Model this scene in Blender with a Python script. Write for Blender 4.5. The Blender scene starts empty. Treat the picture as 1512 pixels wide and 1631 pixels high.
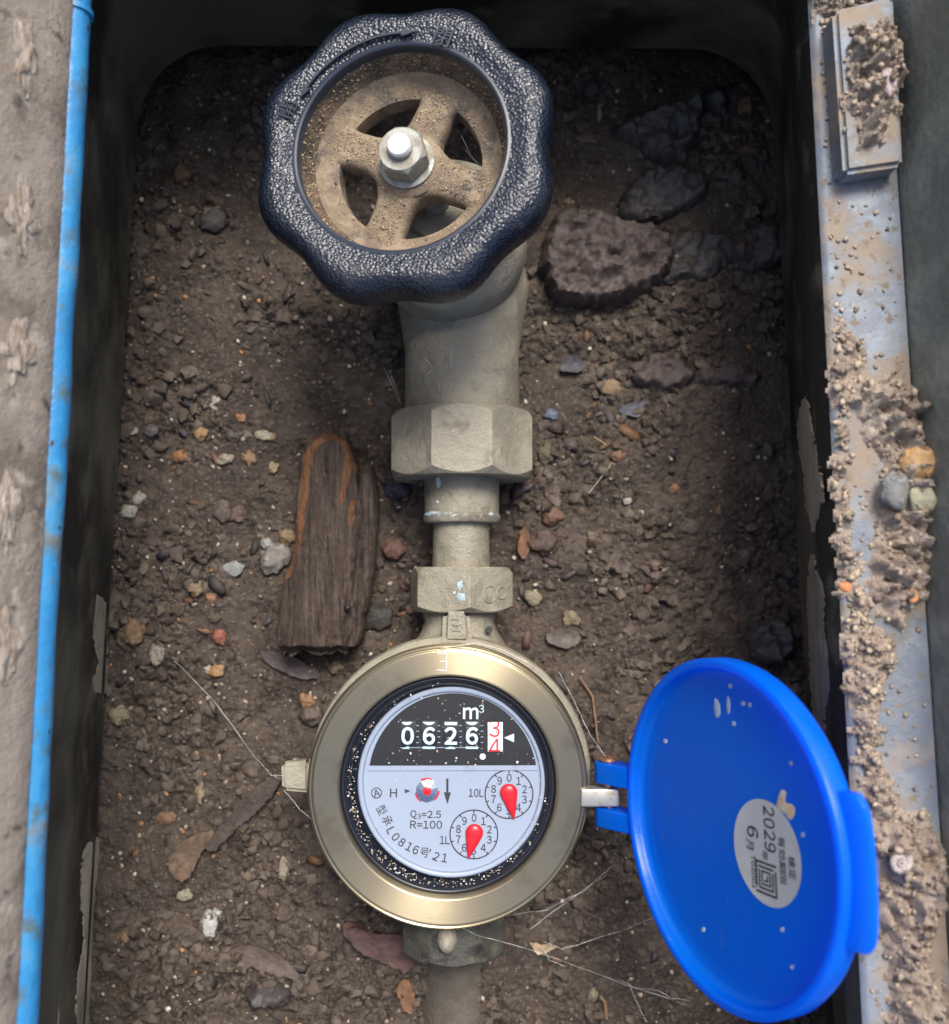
import bpy, bmesh, math, random
import numpy as np
from mathutils import Vector, Matrix, noise as mnoise
random.seed(7); rng = np.random.default_rng(7)
S = bpy.context.scene; COL = S.collection
MM = 0.001

# ------------------------------------------------------------------ camera
F_PX, PPX, PPY = 1514.0, 756.0, 815.5
CAM = np.array([4.313, 65.713, 294.705]); PITCH, YAW = 0.062, -0.013
def _rot(p, r):
    cp, sp, c, s = math.cos(p), math.sin(p), math.cos(r), math.sin(r)
    return np.array([[c, 0, s], [0, 1, 0], [-s, 0, c]]) @ np.array([[1, 0, 0], [0, cp, -sp], [0, sp, cp]])
ROT = _rot(PITCH, YAW)
cd = bpy.data.cameras.new('camera'); cam = bpy.data.objects.new('camera', cd); COL.objects.link(cam)
cd.sensor_fit = 'VERTICAL'; cd.sensor_height = 36; cd.sensor_width = 36
cd.lens = F_PX * 36 / 1631; cd.clip_start = 0.005; cd.clip_end = 200
m4 = Matrix([list(ROT[i]) + [CAM[i] * MM] for i in range(3)] + [[0, 0, 0, 1]])
cam.matrix_world = m4
cd.dof.use_dof = True; cd.dof.focus_distance = 0.284; cd.dof.aperture_fstop = 10.5
S.camera = cam

# ------------------------------------------------------------------ light
SUN_EL, SUN_AZ = math.radians(60), math.radians(16)      # azimuth from +Y towards +X
w = bpy.data.worlds.new('World'); S.world = w; w.use_nodes = True
wn = w.node_tree.nodes; wl = w.node_tree.links; wn.clear()
sky = wn.new('ShaderNodeTexSky'); sky.sky_type = 'NISHITA'; sky.sun_disc = False
sky.sun_elevation = SUN_EL; sky.sun_rotation = SUN_AZ; sky.air_density = 1.0; sky.dust_density = 4.0; sky.ozone_density = 1.0
bg = wn.new('ShaderNodeBackground'); bg.inputs['Strength'].default_value = 0.10
wo = wn.new('ShaderNodeOutputWorld'); wl.new(sky.outputs[0], bg.inputs[0]); wl.new(bg.outputs[0], wo.inputs[0])
sd = bpy.data.lights.new('sun', 'SUN'); sun = bpy.data.objects.new('sun', sd); COL.objects.link(sun)
sd.energy = 1.5; sd.angle = math.radians(22); sd.color = (1.0, 0.97, 0.92)
sv = Vector((math.sin(SUN_AZ) * math.cos(SUN_EL), math.cos(SUN_AZ) * math.cos(SUN_EL), math.sin(SUN_EL)))
sun.rotation_euler = sv.to_track_quat('Z', 'Y').to_euler(); sun.location = sv * 2
S.view_settings.view_transform = 'Standard'; S.view_settings.look = 'None'
S.view_settings.exposure = 1.3; S.view_settings.gamma = 1.0; S.view_settings.use_curve_mapping = False
S.render.engine = 'CYCLES'; S.cycles.use_denoising = True
S.cycles.max_bounces = 8; S.cycles.transparent_max_bounces = 12; S.cycles.caustics_reflective = False; S.cycles.caustics_refractive = False

# ------------------------------------------------------------------ helpers
def ray(u, v):
    return ROT @ np.array([(u - PPX) / F_PX, -(v - PPY) / F_PX, -1.0])
def U(u, v, z):
    d = ray(u, v); return CAM + d * ((z - CAM[2]) / d[2])
def UP(u, v, p0, n):
    d = ray(u, v); p0 = np.array(p0); n = np.array(n)
    return CAM + d * (np.dot(p0 - CAM, n) / np.dot(d, n))
def nz(v): v = np.array(v, float); return v / np.linalg.norm(v)

# vectorised 2-D noise
def _h(ix, iy, s):
    h = (ix.astype(np.int64) * 374761393 + iy.astype(np.int64) * 668265263 + s * 1442695041) & 0xffffffff
    h = ((h ^ (h >> 13)) * 1274126177) & 0xffffffff
    h = ((h ^ (h >> 16)) * 2246822519) & 0xffffffff
    return ((h ^ (h >> 15)) & 0xffffff) / 16777215.0
def vnoise(x, y, s=0):
    ix, iy = np.floor(x), np.floor(y); fx, fy = x - ix, y - iy
    fx = fx * fx * fx * (fx * (fx * 6 - 15) + 10); fy = fy * fy * fy * (fy * (fy * 6 - 15) + 10)
    a, b, c, d = _h(ix, iy, s), _h(ix + 1, iy, s), _h(ix, iy + 1, s), _h(ix + 1, iy + 1, s)
    return (a + (b - a) * fx) * (1 - fy) + (c + (d - c) * fx) * fy - 0.5
def fbm(x, y, s=0, o=4):
    r = 0; a = 1
    for k in range(o):
        r = r + a * vnoise(x * 2 ** k + 17.3 * k, y * 2 ** k - 9.1 * k, s + k); a *= 0.5
    return r
def worley(x, y, s=0):
    ix, iy = np.floor(x), np.floor(y); best = np.full(np.shape(x), 9.0); hh = np.zeros(np.shape(x))
    for dx in (-1, 0, 1):
        for dy in (-1, 0, 1):
            jx, jy = ix + dx, iy + dy
            d = (jx + _h(jx, jy, s) - x) ** 2 + (jy + _h(jx, jy, s + 7) - y) ** 2
            k = d < best; best = np.where(k, d, best); hh = np.where(k, _h(jx, jy, s + 13), hh)
    return np.sqrt(best), hh

# ------------------------------------------------------------------ materials
class Mat:
    def __init__(s, name):
        s.m = bpy.data.materials.new(name); s.m.use_nodes = True; s.t = s.m.node_tree; s.t.nodes.clear()
        s.out = s.t.nodes.new('ShaderNodeOutputMaterial'); s.p = s.t.nodes.new('ShaderNodeBsdfPrincipled')
        s.t.links.new(s.p.outputs[0], s.out.inputs[0]); s.tc = s.t.nodes.new('ShaderNodeTexCoord')
    def n(s, ty, **kw):
        x = s.t.nodes.new(ty)
        for k, v in kw.items(): setattr(x, k, v)
        return x
    def l(s, a, b): s.t.links.new(a, b)
    def tex(s, kind, scale, detail=5, rough=0.6, stretch=None):
        co = s.tc.outputs['Object']
        if stretch:
            mp = s.n('ShaderNodeMapping'); mp.inputs['Scale'].default_value = stretch; s.l(co, mp.inputs[0]); co = mp.outputs[0]
        if kind == 'noise':
            t = s.n('ShaderNodeTexNoise'); t.inputs['Scale'].default_value = scale; t.inputs['Detail'].default_value = detail
            t.inputs['Roughness'].default_value = rough; s.l(co, t.inputs['Vector']); return t.outputs[0]
        t = s.n('ShaderNodeTexVoronoi'); t.inputs['Scale'].default_value = scale; s.l(co, t.inputs['Vector'])
        if kind == 'cell': return t.outputs['Color']
        return t.outputs['Distance']
    def ramp(s, x, lo, hi, a=0.0, b=1.0):
        r = s.n('ShaderNodeMapRange'); r.inputs[1].default_value = lo; r.inputs[2].default_value = hi
        r.inputs[3].default_value = a; r.inputs[4].default_value = b; s.l(x, r.inputs[0]); return r.outputs[0]
    def mix(s, f, a, b):
        x = s.n('ShaderNodeMix', data_type='RGBA'); 
        if isinstance(f, float): x.inputs[0].default_value = f
        else: s.l(f, x.inputs[0])
        for i, c in ((6, a), (7, b)):
            if isinstance(c, tuple): x.inputs[i].default_value = (*c, 1)
            else: s.l(c, x.inputs[i])
        return x.outputs[2]
    def mixf(s, f, a, b):
        x = s.n('ShaderNodeMix', data_type='FLOAT'); s.l(f, x.inputs[0])
        for i, c in ((2, a), (3, b)):
            if isinstance(c, (int, float)): x.inputs[i].default_value = c
            else: s.l(c, x.inputs[i])
        return x.outputs[0]
def mk(name, col, rough=0.6, metal=0.0, layers=(), bumps=(), spec=0.5, attr=None, coat=0.0):
    """layers: (colour, texture, scale, lo, hi[, roughness[, stretch[, metal]]]); scale in features per metre"""
    M = Mat(name); c = col; r = rough; mt = metal
    if attr:
        at = M.n('ShaderNodeAttribute'); at.attribute_name = attr; c = at.outputs['Color']
    for L in layers:
        cc, kind, sc, lo, hi = L[:5]
        f = M.ramp(M.tex(kind, sc, stretch=L[6] if len(L) > 6 else None), lo, hi)
        c = M.mix(f, c, cc)
        if len(L) > 5 and L[5] is not None: r = M.mixf(f, r, L[5])
        if len(L) > 7: mt = M.mixf(f, mt, L[7])
    for val, key in ((c, 'Base Color'), (r, 'Roughness'), (mt, 'Metallic')):
        if isinstance(val, tuple): M.p.inputs[key].default_value = (*val, 1)
        elif isinstance(val, (int, float)): M.p.inputs[key].default_value = val
        else: M.l(val, M.p.inputs[key])
    M.p.inputs['Specular IOR Level'].default_value = spec
    if coat: M.p.inputs['Coat Weight'].default_value = coat; M.p.inputs['Coat Roughness'].default_value = 0.1
    prev = None
    for b in bumps:
        kind, sc, dist = b[:3]
        bn = M.n('ShaderNodeBump'); bn.inputs['Distance'].default_value = abs(dist); bn.invert = dist < 0; bn.inputs['Strength'].default_value = 1
        M.l(M.tex(kind, sc, stretch=b[3] if len(b) > 3 else None), bn.inputs['Height'])
        if prev is not None: M.l(prev, bn.inputs['Normal'])
        prev = bn.outputs[0]
    if prev is not None: M.l(prev, M.p.inputs['Normal'])
    return M.m

X = {}
X['soil'] = mk('soil', (0.058, 0.041, 0.030), 0.66, spec=0.5, layers=[
    ((0.102, 0.076, 0.056), 'noise', 45, 0.42, 0.62), ((0.024, 0.016, 0.012), 'noise', 160, 0.48, 0.68, 0.38),
    ((0.165, 0.130, 0.098), 'noise', 620, 0.54, 0.70), ((0.30, 0.24, 0.17), 'noise', 1500, 0.70, 0.78, 0.5),
    ((0.16, 0.075, 0.035), 'noise', 330, 0.68, 0.78)],
    bumps=[('noise', 800, 0.0012), ('noise', 2400, 0.0004)])
X['crumb'] = mk('crumb', (0.082, 0.062, 0.048), 0.75, spec=0.3, layers=[
    ((0.15, 0.118, 0.09), 'noise', 120, 0.45, 0.65), ((0.036, 0.026, 0.02), 'noise', 210, 0.52, 0.7), ((0.2, 0.16, 0.12), 'noise', 1600, 0.68, 0.78)],
    bumps=[('noise', 1500, 0.0004)])
X['grit'] = mk('grit', (0.3, 0.25, 0.2), 0.55, attr='tint', bumps=[('noise', 3000, 0.0002)])
X['dust'] = mk('dust', (0.42, 0.30, 0.17), 0.8, attr='tint')
X['mud'] = mk('mud', (0.36, 0.285, 0.225), 0.85, spec=0.2, layers=[((0.46, 0.38, 0.31), 'noise', 130, 0.45, 0.6), ((0.22, 0.165, 0.125), 'noise', 260, 0.55, 0.7),
    ((0.42, 0.33, 0.24), 'noise', 900, 0.66, 0.76)], bumps=[('noise', 700, 0.0012), ('noise', 2000, 0.0004)])
X['mudstain'] = mk('mudstain', (0.40, 0.35, 0.25), 0.85, spec=0.2, layers=[((0.28, 0.245, 0.175), 'noise', 60, 0.45, 0.65), ((0.13, 0.115, 0.08), 'noise', 350, 0.58, 0.75)],
    bumps=[('noise', 1300, 0.0002)])
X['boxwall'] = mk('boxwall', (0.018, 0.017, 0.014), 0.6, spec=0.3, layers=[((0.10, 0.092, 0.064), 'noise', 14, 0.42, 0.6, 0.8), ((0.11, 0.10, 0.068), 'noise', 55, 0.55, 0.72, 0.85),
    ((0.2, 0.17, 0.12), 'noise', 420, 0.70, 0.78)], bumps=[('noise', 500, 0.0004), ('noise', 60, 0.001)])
X['ledge'] = mk('ledge', (0.15, 0.172, 0.205), 0.5, layers=[((0.20, 0.23, 0.26), 'noise', 28, 0.48, 0.54), ((0.14, 0.15, 0.155), 'noise', 40, 0.55, 0.6),
    ((0.27, 0.215, 0.16), 'noise', 60, 0.46, 0.60, 0.9), ((0.20, 0.155, 0.115), 'noise', 300, 0.57, 0.66, 0.95)], bumps=[('noise', 250, 0.0005)])
X['frame'] = mk('frame', (0.15, 0.155, 0.13), 0.7, layers=[((0.25, 0.25, 0.205), 'noise', 40, 0.45, 0.6), ((0.2, 0.155, 0.09), 'noise', 70, 0.58, 0.7)], bumps=[('noise', 300, 0.0008)])
X['slab'] = mk('slab', (0.235, 0.195, 0.155), 0.85, layers=[((0.14, 0.112, 0.085), 'noise', 55, 0.48, 0.62), ((0.31, 0.27, 0.22), 'noise', 120, 0.55, 0.68), ((0.07, 0.055, 0.045), 'noise', 160, 0.60, 0.70)],
    bumps=[('noise', 250, 0.0008), ('noise', 1200, 0.0003)])
X['pad'] = mk('pad', (0.30, 0.25, 0.20), 0.8, layers=[((0.22, 0.16, 0.11), 'noise', 300, 0.5, 0.62, None, (2.5, 0.6, 1)), ((0.44, 0.38, 0.32), 'noise', 500, 0.56, 0.66, None, (2.5, 0.5, 1))],
    bumps=[('noise', 400, 0.001, (2.5, 0.6, 1))])
X['bluerod'] = mk('bluerod', (0.028, 0.20, 0.42), 0.32, layers=[((0.05, 0.26, 0.47), 'noise', 60, 0.45, 0.65), ((0.07, 0.12, 0.14), 'noise', 130, 0.50, 0.66, 0.6), ((0.16, 0.15, 0.13), 'noise', 60, 0.58, 0.72, 0.85), ((0.05, 0.025, 0.02), 'noise', 200, 0.66, 0.70, 0.8)],
    bumps=[('noise', 300, 0.0004)])
X['bronze'] = mk('bronze', (0.28, 0.255, 0.195), 0.54, 0.3, layers=[((0.36, 0.33, 0.25), 'noise', 70, 0.45, 0.62, 0.8), ((0.165, 0.14, 0.10), 'noise', 110, 0.58, 0.72, 0.6),
    ((0.50, 0.47, 0.40), 'noise', 700, 0.64, 0.74, 0.9), ((0.06, 0.045, 0.03), 'noise', 420, 0.70, 0.76), ((0.26, 0.38, 0.38), 'noise', 95, 0.715, 0.75, 0.9)],
    bumps=[('noise', 1500, 0.0003), ('noise', 300, 0.0006)])
X['darkbronze'] = mk('darkbronze', (0.07, 0.068, 0.055), 0.6, 0.2, layers=[((0.12, 0.115, 0.085), 'noise', 70, 0.5, 0.6, 0.8), ((0.03, 0.03, 0.026), 'noise', 100, 0.56, 0.64)], bumps=[('noise', 900, 0.0004)])
X['pipe'] = mk('pipe', (0.075, 0.062, 0.05), 0.8, layers=[((0.11, 0.092, 0.07), 'noise', 120, 0.45, 0.65), ((0.2, 0.17, 0.13), 'noise', 900, 0.66, 0.75)], bumps=[('noise', 700, 0.0006)])
X['steel'] = mk('steel', (0.33, 0.33, 0.29), 0.5, 0.55, layers=[((0.26, 0.235, 0.18), 'noise', 260, 0.42, 0.6, 0.85, None, 0.1)], bumps=[('noise', 1400, 0.0001)])
X['boltpaint'] = mk('boltpaint', (0.86, 0.87, 0.88), 0.3, 0.3)
X['zinc'] = mk('zinc', (0.45, 0.44, 0.39), 0.4, 0.7, layers=[((0.33, 0.29, 0.22), 'noise', 300, 0.5, 0.65)])
X['copper'] = mk('copper', (0.60, 0.30, 0.19), 0.38, 0.85, layers=[((0.3, 0.16, 0.1), 'noise', 500, 0.5, 0.65)])
X['wheel'] = mk('wheel', (0.007, 0.011, 0.021), 0.26, spec=0.65, layers=[((0.030, 0.032, 0.036), 'noise', 60, 0.54, 0.74, 0.34), ((0.06, 0.05, 0.04), 'noise', 140, 0.64, 0.74, 0.6)], bumps=[('voro', 1250, -0.00026), ('noise', 400, 0.0003)])
X['wheelsmooth'] = mk('wheelsmooth', (0.02, 0.027, 0.042), 0.3)
X['dusty'] = mk('dusty', (0.07, 0.062, 0.058), 0.5, layers=[((0.20, 0.15, 0.10), 'noise', 75, 0.34, 0.50, 0.9), ((0.29, 0.225, 0.15), 'noise', 190, 0.46, 0.60, 0.95), ((0.42, 0.33, 0.21), 'noise', 1900, 0.58, 0.70, 0.95), ((0.09, 0.065, 0.045), 'noise', 900, 0.62, 0.74)],
    bumps=[('noise', 1600, 0.0005)])
X['dustwall'] = mk('dustwall', (0.030, 0.027, 0.025), 0.6, layers=[((0.15, 0.105, 0.066), 'noise', 70, 0.38, 0.56, 0.9), ((0.05, 0.035, 0.025), 'noise', 300, 0.52, 0.66), ((0.36, 0.26, 0.14), 'noise', 1300, 0.57, 0.66, 0.95)], bumps=[('noise', 1300, 0.0005)])
X['bluelid'] = mk('bluelid', (0.001, 0.22, 0.92), 0.28, spec=0.5, layers=[((0.003, 0.25, 0.93), 'noise', 25, 0.4, 0.7), ((0.10, 0.26, 0.62), 'noise', 300, 0.66, 0.76, 0.6, (1, .25, 1)), ((0.30, 0.38, 0.50), 'noise', 900, 0.73, 0.77, 0.8)], bumps=[('noise', 900, 0.00006), ('noise', 60, 0.0004)])
def translucent(m, col, f):
    t = m.node_tree; p = next(n for n in t.nodes if n.type == 'BSDF_PRINCIPLED'); o = next(n for n in t.nodes if n.type == 'OUTPUT_MATERIAL')
    tr = t.nodes.new('ShaderNodeBsdfTranslucent'); tr.inputs[0].default_value = (*col, 1); mx = t.nodes.new('ShaderNodeMixShader'); mx.inputs[0].default_value = f
    t.links.new(p.outputs[0], mx.inputs[1]); t.links.new(tr.outputs[0], mx.inputs[2]); t.links.new(mx.outputs[0], o.inputs[0])
translucent(X['bluelid'], (0.004, 0.28, 1.0), 0.6)
X['register'] = mk('register', (0.34, 0.395, 0.50), 0.4)
X['white'] = mk('white', (0.74, 0.80, 0.84), 0.45)
X['digit'] = mk('digit', (0.66, 0.84, 0.86), 0.5)
X['black'] = mk('black', (0.003, 0.0034, 0.0034), 0.6, layers=[((0.009, 0.009, 0.008), 'noise', 200, 0.5, 0.7)])
X['rubber'] = mk('rubber', (0.010, 0.012, 0.018), 0.28)
X['ink'] = mk('ink', (0.035, 0.032, 0.036), 0.6)
X['red'] = mk('red', (0.68, 0.012, 0.022), 0.28)
X['silver'] = mk('silver', (0.50, 0.52, 0.54), 0.45, 0.3, layers=[((0.60, 0.61, 0.60), 'noise', 60, 0.45, 0.65)])
X['web'] = mk('web', (0.72, 0.72, 0.72), 0.6)
X['scale'] = mk('scale', (0.55, 0.42, 0.25), 0.9, layers=[((0.62, 0.55, 0.42), 'noise', 400, 0.5, 0.6)])
X['leaf'] = mk('leaf', (0.5, 0.5, 0.5), 0.65, attr='tint', bumps=[('noise', 600, 0.0005)])
def stonemat(name, c, rough=0.75, sc=300):
    c2 = tuple(min(1, v * 1.7 + 0.01) for v in c); c3 = tuple(v * 0.5 for v in c)
    return mk(name, c, rough, layers=[(c2, 'noise', sc, 0.5, 0.68), (c3, 'noise', sc * 1.7, 0.54, 0.7), ((0.085, 0.065, 0.05), 'noise', sc * .8, 0.55, 0.66, 0.85)], bumps=[('noise', sc * 3, 0.0005), ('noise', sc, 0.0008)])
X['slate'] = stonemat('slate', (0.048, 0.042, 0.040), 0.6, 90)
X['slatered'] = stonemat('slatered', (0.062, 0.045, 0.040), 0.7, 110)
X['wood'] = mk('wood', (0.072, 0.046, 0.032), 0.75, layers=[((0.125, 0.092, 0.068), 'noise', 130, 0.46, 0.64, 0.8, (4, 0.35, 2)), ((0.022, 0.014, 0.011), 'noise', 170, 0.52, 0.66, 0.7, (4, 0.4, 2)),
    ((0.23, 0.19, 0.15), 'noise', 1200, 0.64, 0.74)], bumps=[('noise', 260, 0.003, (4, 0.25, 2)), ('noise', 900, 0.0012, (2, .5, 1)), ('noise', 2200, 0.0004)])
def add_rust(m):
    t = m.node_tree; p = next(n for n in t.nodes if n.type == 'BSDF_PRINCIPLED'); src = p.inputs['Base Color'].links[0].from_socket
    at = t.nodes.new('ShaderNodeAttribute'); at.attribute_name = 'tint'; no = t.nodes.new('ShaderNodeTexNoise'); no.inputs['Scale'].default_value = 230; no.inputs['Detail'].default_value = 9; no.inputs['Roughness'].default_value = 0.75
    tc = next(n for n in t.nodes if n.type == 'TEX_COORD'); t.links.new(tc.outputs['Object'], no.inputs['Vector'])
    ad = t.nodes.new('ShaderNodeMath'); ad.operation = 'ADD'; t.links.new(at.outputs['Fac'], ad.inputs[0]); t.links.new(no.outputs[0], ad.inputs[1])
    mr = t.nodes.new('ShaderNodeMapRange'); mr.inputs[1].default_value = 1.13; mr.inputs[2].default_value = 1.24; t.links.new(ad.outputs[0], mr.inputs[0])
    c2 = t.nodes.new('ShaderNodeMix'); c2.data_type = 'RGBA'; c2.inputs[6].default_value = (.085, .038, .018, 1); c2.inputs[7].default_value = (.34, .15, .055, 1)
    n2 = t.nodes.new('ShaderNodeTexNoise'); n2.inputs['Scale'].default_value = 500; n2.inputs['Detail'].default_value = 8; n2.inputs['Roughness'].default_value = .8; t.links.new(tc.outputs['Object'], n2.inputs['Vector']); t.links.new(n2.outputs[0], c2.inputs[0])
    mx = t.nodes.new('ShaderNodeMix'); mx.data_type = 'RGBA'; t.links.new(mr.outputs[0], mx.inputs[0]); t.links.new(src, mx.inputs[6]); t.links.new(c2.outputs[2], mx.inputs[7]); t.links.new(mx.outputs[2], p.inputs['Base Color'])
add_rust(X['wood'])
X['rust'] = mk('rust', (0.27, 0.105, 0.032), 0.9, layers=[((0.13, 0.05, 0.02), 'noise', 260, 0.45, 0.6), ((0.38, 0.18, 0.06), 'noise', 500, 0.56, 0.7)], bumps=[('noise', 700, 0.0015)])
# machined brass: turned grooves (radial tangent)
def brass():
    M = Mat('brass'); co = M.tc.outputs['Object']
    sx = M.n('ShaderNodeSeparateXYZ'); M.l(co, sx.inputs[0]); cx = M.n('ShaderNodeCombineXYZ'); M.l(sx.outputs[0], cx.inputs[0]); M.l(sx.outputs[1], cx.inputs[1])
    ln = M.n('ShaderNodeVectorMath', operation='LENGTH'); M.l(cx.outputs[0], ln.inputs[0])
    rn = M.n('ShaderNodeTexNoise'); rn.noise_dimensions = '1D'; rn.inputs['Scale'].default_value = 3600; rn.inputs['Detail'].default_value = 3; M.l(ln.outputs['Value'], rn.inputs['W'])
    dirt = M.ramp(M.tex('noise', 45), 0.50, 0.68); spk = M.ramp(M.tex('noise', 1400), 0.70, 0.75)
    base = M.mix(M.ramp(rn.outputs[0], 0.35, 0.65), (0.34, 0.28, 0.175), (0.40, 0.34, 0.225))
    base = M.mix(dirt, base, (0.25, 0.21, 0.135)); base = M.mix(spk, base, (0.55, 0.45, 0.3))
    M.l(base, M.p.inputs['Base Color']); M.p.inputs['Metallic'].default_value = 0.92
    M.l(M.mixf(dirt, 0.30, 0.42), M.p.inputs['Roughness'])
    M.p.inputs['Anisotropic'].default_value = 0.93; M.p.inputs['Anisotropic Rotation'].default_value = 0.25
    tg = M.n('ShaderNodeTangent', direction_type='RADIAL', axis='Z'); M.l(tg.outputs[0], M.p.inputs['Tangent'])
    b = M.n('ShaderNodeBump'); b.inputs['Distance'].default_value = 0.000012; b.inputs['Strength'].default_value = 1; M.l(rn.outputs[0], b.inputs['Height']); M.l(b.outputs[0], M.p.inputs['Normal'])
    return M.m
X['brass'] = brass()
def thin_glass():
    M = Mat('thin_glass'); tr = M.n('ShaderNodeBsdfTransparent'); gl = M.n('ShaderNodeBsdfGlossy'); gl.inputs['Roughness'].default_value = 0.06
    tr.inputs[0].default_value = (0.96, 0.975, 0.985, 1)
    fr = M.n('ShaderNodeFresnel'); fr.inputs[0].default_value = 1.33
    mx = M.n('ShaderNodeMixShader'); M.l(fr.outputs[0], mx.inputs[0]); M.l(tr.outputs[0], mx.inputs[1]); M.l(gl.outputs[0], mx.inputs[2])
    M.l(mx.outputs[0], M.out.inputs[0]); M.t.nodes.remove(M.p); return M.m
X['glass'] = thin_glass()

# ------------------------------------------------------------------ mesh helpers (all in millimetres)
def wloc(o):
    l = Vector((0, 0, 0))
    while o: l += o.location; o = o.parent
    return l
def obj(name, V, Fc, mat, parent=None, origin=None, smooth=True, sharp=35, tint=None):
    V = np.asarray(V, float)
    if parent is not None: o0 = np.array(wloc(parent)) / MM
    else: o0 = np.array(origin if origin is not None else (0, 0, 0), float)
    me = bpy.data.meshes.new(name)
    if isinstance(Fc, np.ndarray):
        nf, k = Fc.shape
        me.vertices.add(len(V)); me.vertices.foreach_set('co', ((V - o0) * MM).astype(np.float32).ravel())
        me.loops.add(nf * k); me.loops.foreach_set('vertex_index', Fc.astype(np.int32).ravel())
        me.polygons.add(nf); me.polygons.foreach_set('loop_start', np.arange(0, nf * k, k, dtype=np.int32)); me.polygons.foreach_set('loop_total', np.full(nf, k, np.int32))
        me.update(calc_edges=True); me.validate()
    else:
        me.from_pydata(((V - o0) * MM).tolist(), [], [list(f) for f in Fc]); me.update()
        bm = bmesh.new(); bm.from_mesh(me); bmesh.ops.recalc_face_normals(bm, faces=bm.faces); bm.to_mesh(me); bm.free()
    if tint is not None:
        a = me.color_attributes.new('tint', 'FLOAT_COLOR', 'POINT')
        t = np.ones((len(me.vertices), 4), np.float32); t[:, :3] = tint; a.data.foreach_set('color', t.ravel())
    me.materials.append(X[mat] if isinstance(mat, str) else mat)
    if smooth:
        me.polygons.foreach_set('use_smooth', [True] * len(me.polygons))
        if sharp: me.set_sharp_from_angle(angle=math.radians(sharp))
    o = bpy.data.objects.new(name, me); COL.objects.link(o)
    if parent is not None: o.parent = parent
    else: o.location = o0 * MM
    return o
def tag(o, label=None, cat=None, group=None, kind=None):
    for k, v in (('label', label), ('category', cat), ('group', group), ('kind', kind)):
        if v: o[k] = v
    return o
def thing(name, loc, label, cat, group=None):
    o = bpy.data.objects.new(name, None); COL.objects.link(o); o.location = Vector(loc) * MM; o.empty_display_size = 0.01
    return tag(o, label, cat, group)
def frame(axis, ref=(1, 0, 0)):
    a = nz(axis); x = np.array(ref, float)
    if abs(np.dot(x, a)) > 0.95: x = np.array([0, 1.0, 0])
    x = nz(x - a * np.dot(x, a)); return x, np.cross(a, x), a
def lathe(prof, org=(0, 0, 0), axis=(0, 0, 1), seg=96, rf=None, closed=False, caps=(False, False)):
    x, y, a = frame(axis); V = []; Fc = []; org = np.array(org, float); n = len(prof)
    for i, (r, t) in enumerate(prof):
        for k in range(seg):
            th = 2 * math.pi * k / seg; rr = r * (rf(th, i, r) if rf else 1)
            V.append(org + x * rr * math.cos(th) + y * rr * math.sin(th) + a * t)
    for i in range(n if closed else n - 1):
        j = (i + 1) % n
        for k in range(seg):
            Fc.append((i * seg + k, i * seg + (k + 1) % seg, j * seg + (k + 1) % seg, j * seg + k))
    if caps[0]: Fc.append(tuple(range(seg)))
    if caps[1]: Fc.append(tuple(range((n - 1) * seg, n * seg)))
    return V, Fc
def ngon_lathe(prof, org, axis, sides, phase=0):
    """prism: profile (across-corner radius, t) with flat sides"""
    x, y, a = frame(axis); V = []; Fc = []; org = np.array(org, float)
    for r, t in prof:
        for k in range(sides):
            th = phase + 2 * math.pi * k / sides; V.append(org + (x * math.cos(th) + y * math.sin(th)) * r + a * t)
    for i in range(len(prof) - 1):
        for k in range(sides):
            Fc.append((i * sides + k, i * sides + (k + 1) % sides, (i + 1) * sides + (k + 1) % sides, (i + 1) * sides + k))
    Fc.append(tuple(range(sides))); Fc.append(tuple(range((len(prof) - 1) * sides, len(prof) * sides)))
    return V, Fc
def chamfer_nut(org, axis, sides, af, length, phase=0, cham=2.2, seg=120):
    """nut with the curved chamfer lines: intersection of a prism with two cones, by radius lookup"""
    x, y, a = frame(axis); V = []; Fc = []; org = np.array(org, float); R = af / 2
    def rad(th): 
        s = 2 * math.pi / sides; t = (th - phase + s / 2) % s - s / 2; return R / math.cos(t)
    Rc = R / math.cos(math.pi / sides); ring = []
    ts = [0, 0.0, 1, 1]
    rows = []
    for row in range(6):
        for k in range(seg):
            th = 2 * math.pi * k / seg; r = rad(th); over = (r - R) / (Rc - R) * cham
            if row == 0: rr, t = R * 0.90, 0
            elif row == 1: rr, t = R * 0.985, 0.0
            elif row == 2: rr, t = r, 0.35 + over
            elif row == 3: rr, t = r, length - 0.35 - over
            elif row == 4: rr, t = R * 0.985, length
            else: rr, t = R * 0.90, length
            V.append(org + (x * math.cos(th) + y * math.sin(th)) * rr + a * t)
    for i in range(5):
        for k in range(seg):
            Fc.append((i * seg + k, i * seg + (k + 1) % seg, (i + 1) * seg + (k + 1) % seg, (i + 1) * seg + k))
    Fc.append(tuple(range(seg))); Fc.append(tuple(range(5 * seg, 6 * seg)))
    return V, Fc
def tube(pts, r, seg=8, caps=True):
    pts = [np.array(p, float) for p in pts]; V = []; Fc = []; n = len(pts); up = None
    for i, p in enumerate(pts):
        d = nz(pts[min(i + 1, n - 1)] - pts[max(i - 1, 0)])
        if up is None: up = np.array([0, 0, 1.0]) if abs(d[2]) < 0.9 else np.array([1.0, 0, 0])
        x = nz(np.cross(d, up)); y = np.cross(x, d); up = y; rr = r[i] if isinstance(r, (list, tuple)) else r
        for k in range(seg):
            th = 2 * math.pi * k / seg; V.append(p + (x * math.cos(th) + y * math.sin(th)) * rr)
    for i in range(n - 1):
        for k in range(seg): Fc.append((i * seg + k, i * seg + (k + 1) % seg, (i + 1) * seg + (k + 1) % seg, (i + 1) * seg + k))
    if caps: Fc.append(tuple(range(seg))); Fc.append(tuple(range((n - 1) * seg, n * seg)))
    return V, Fc
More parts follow.
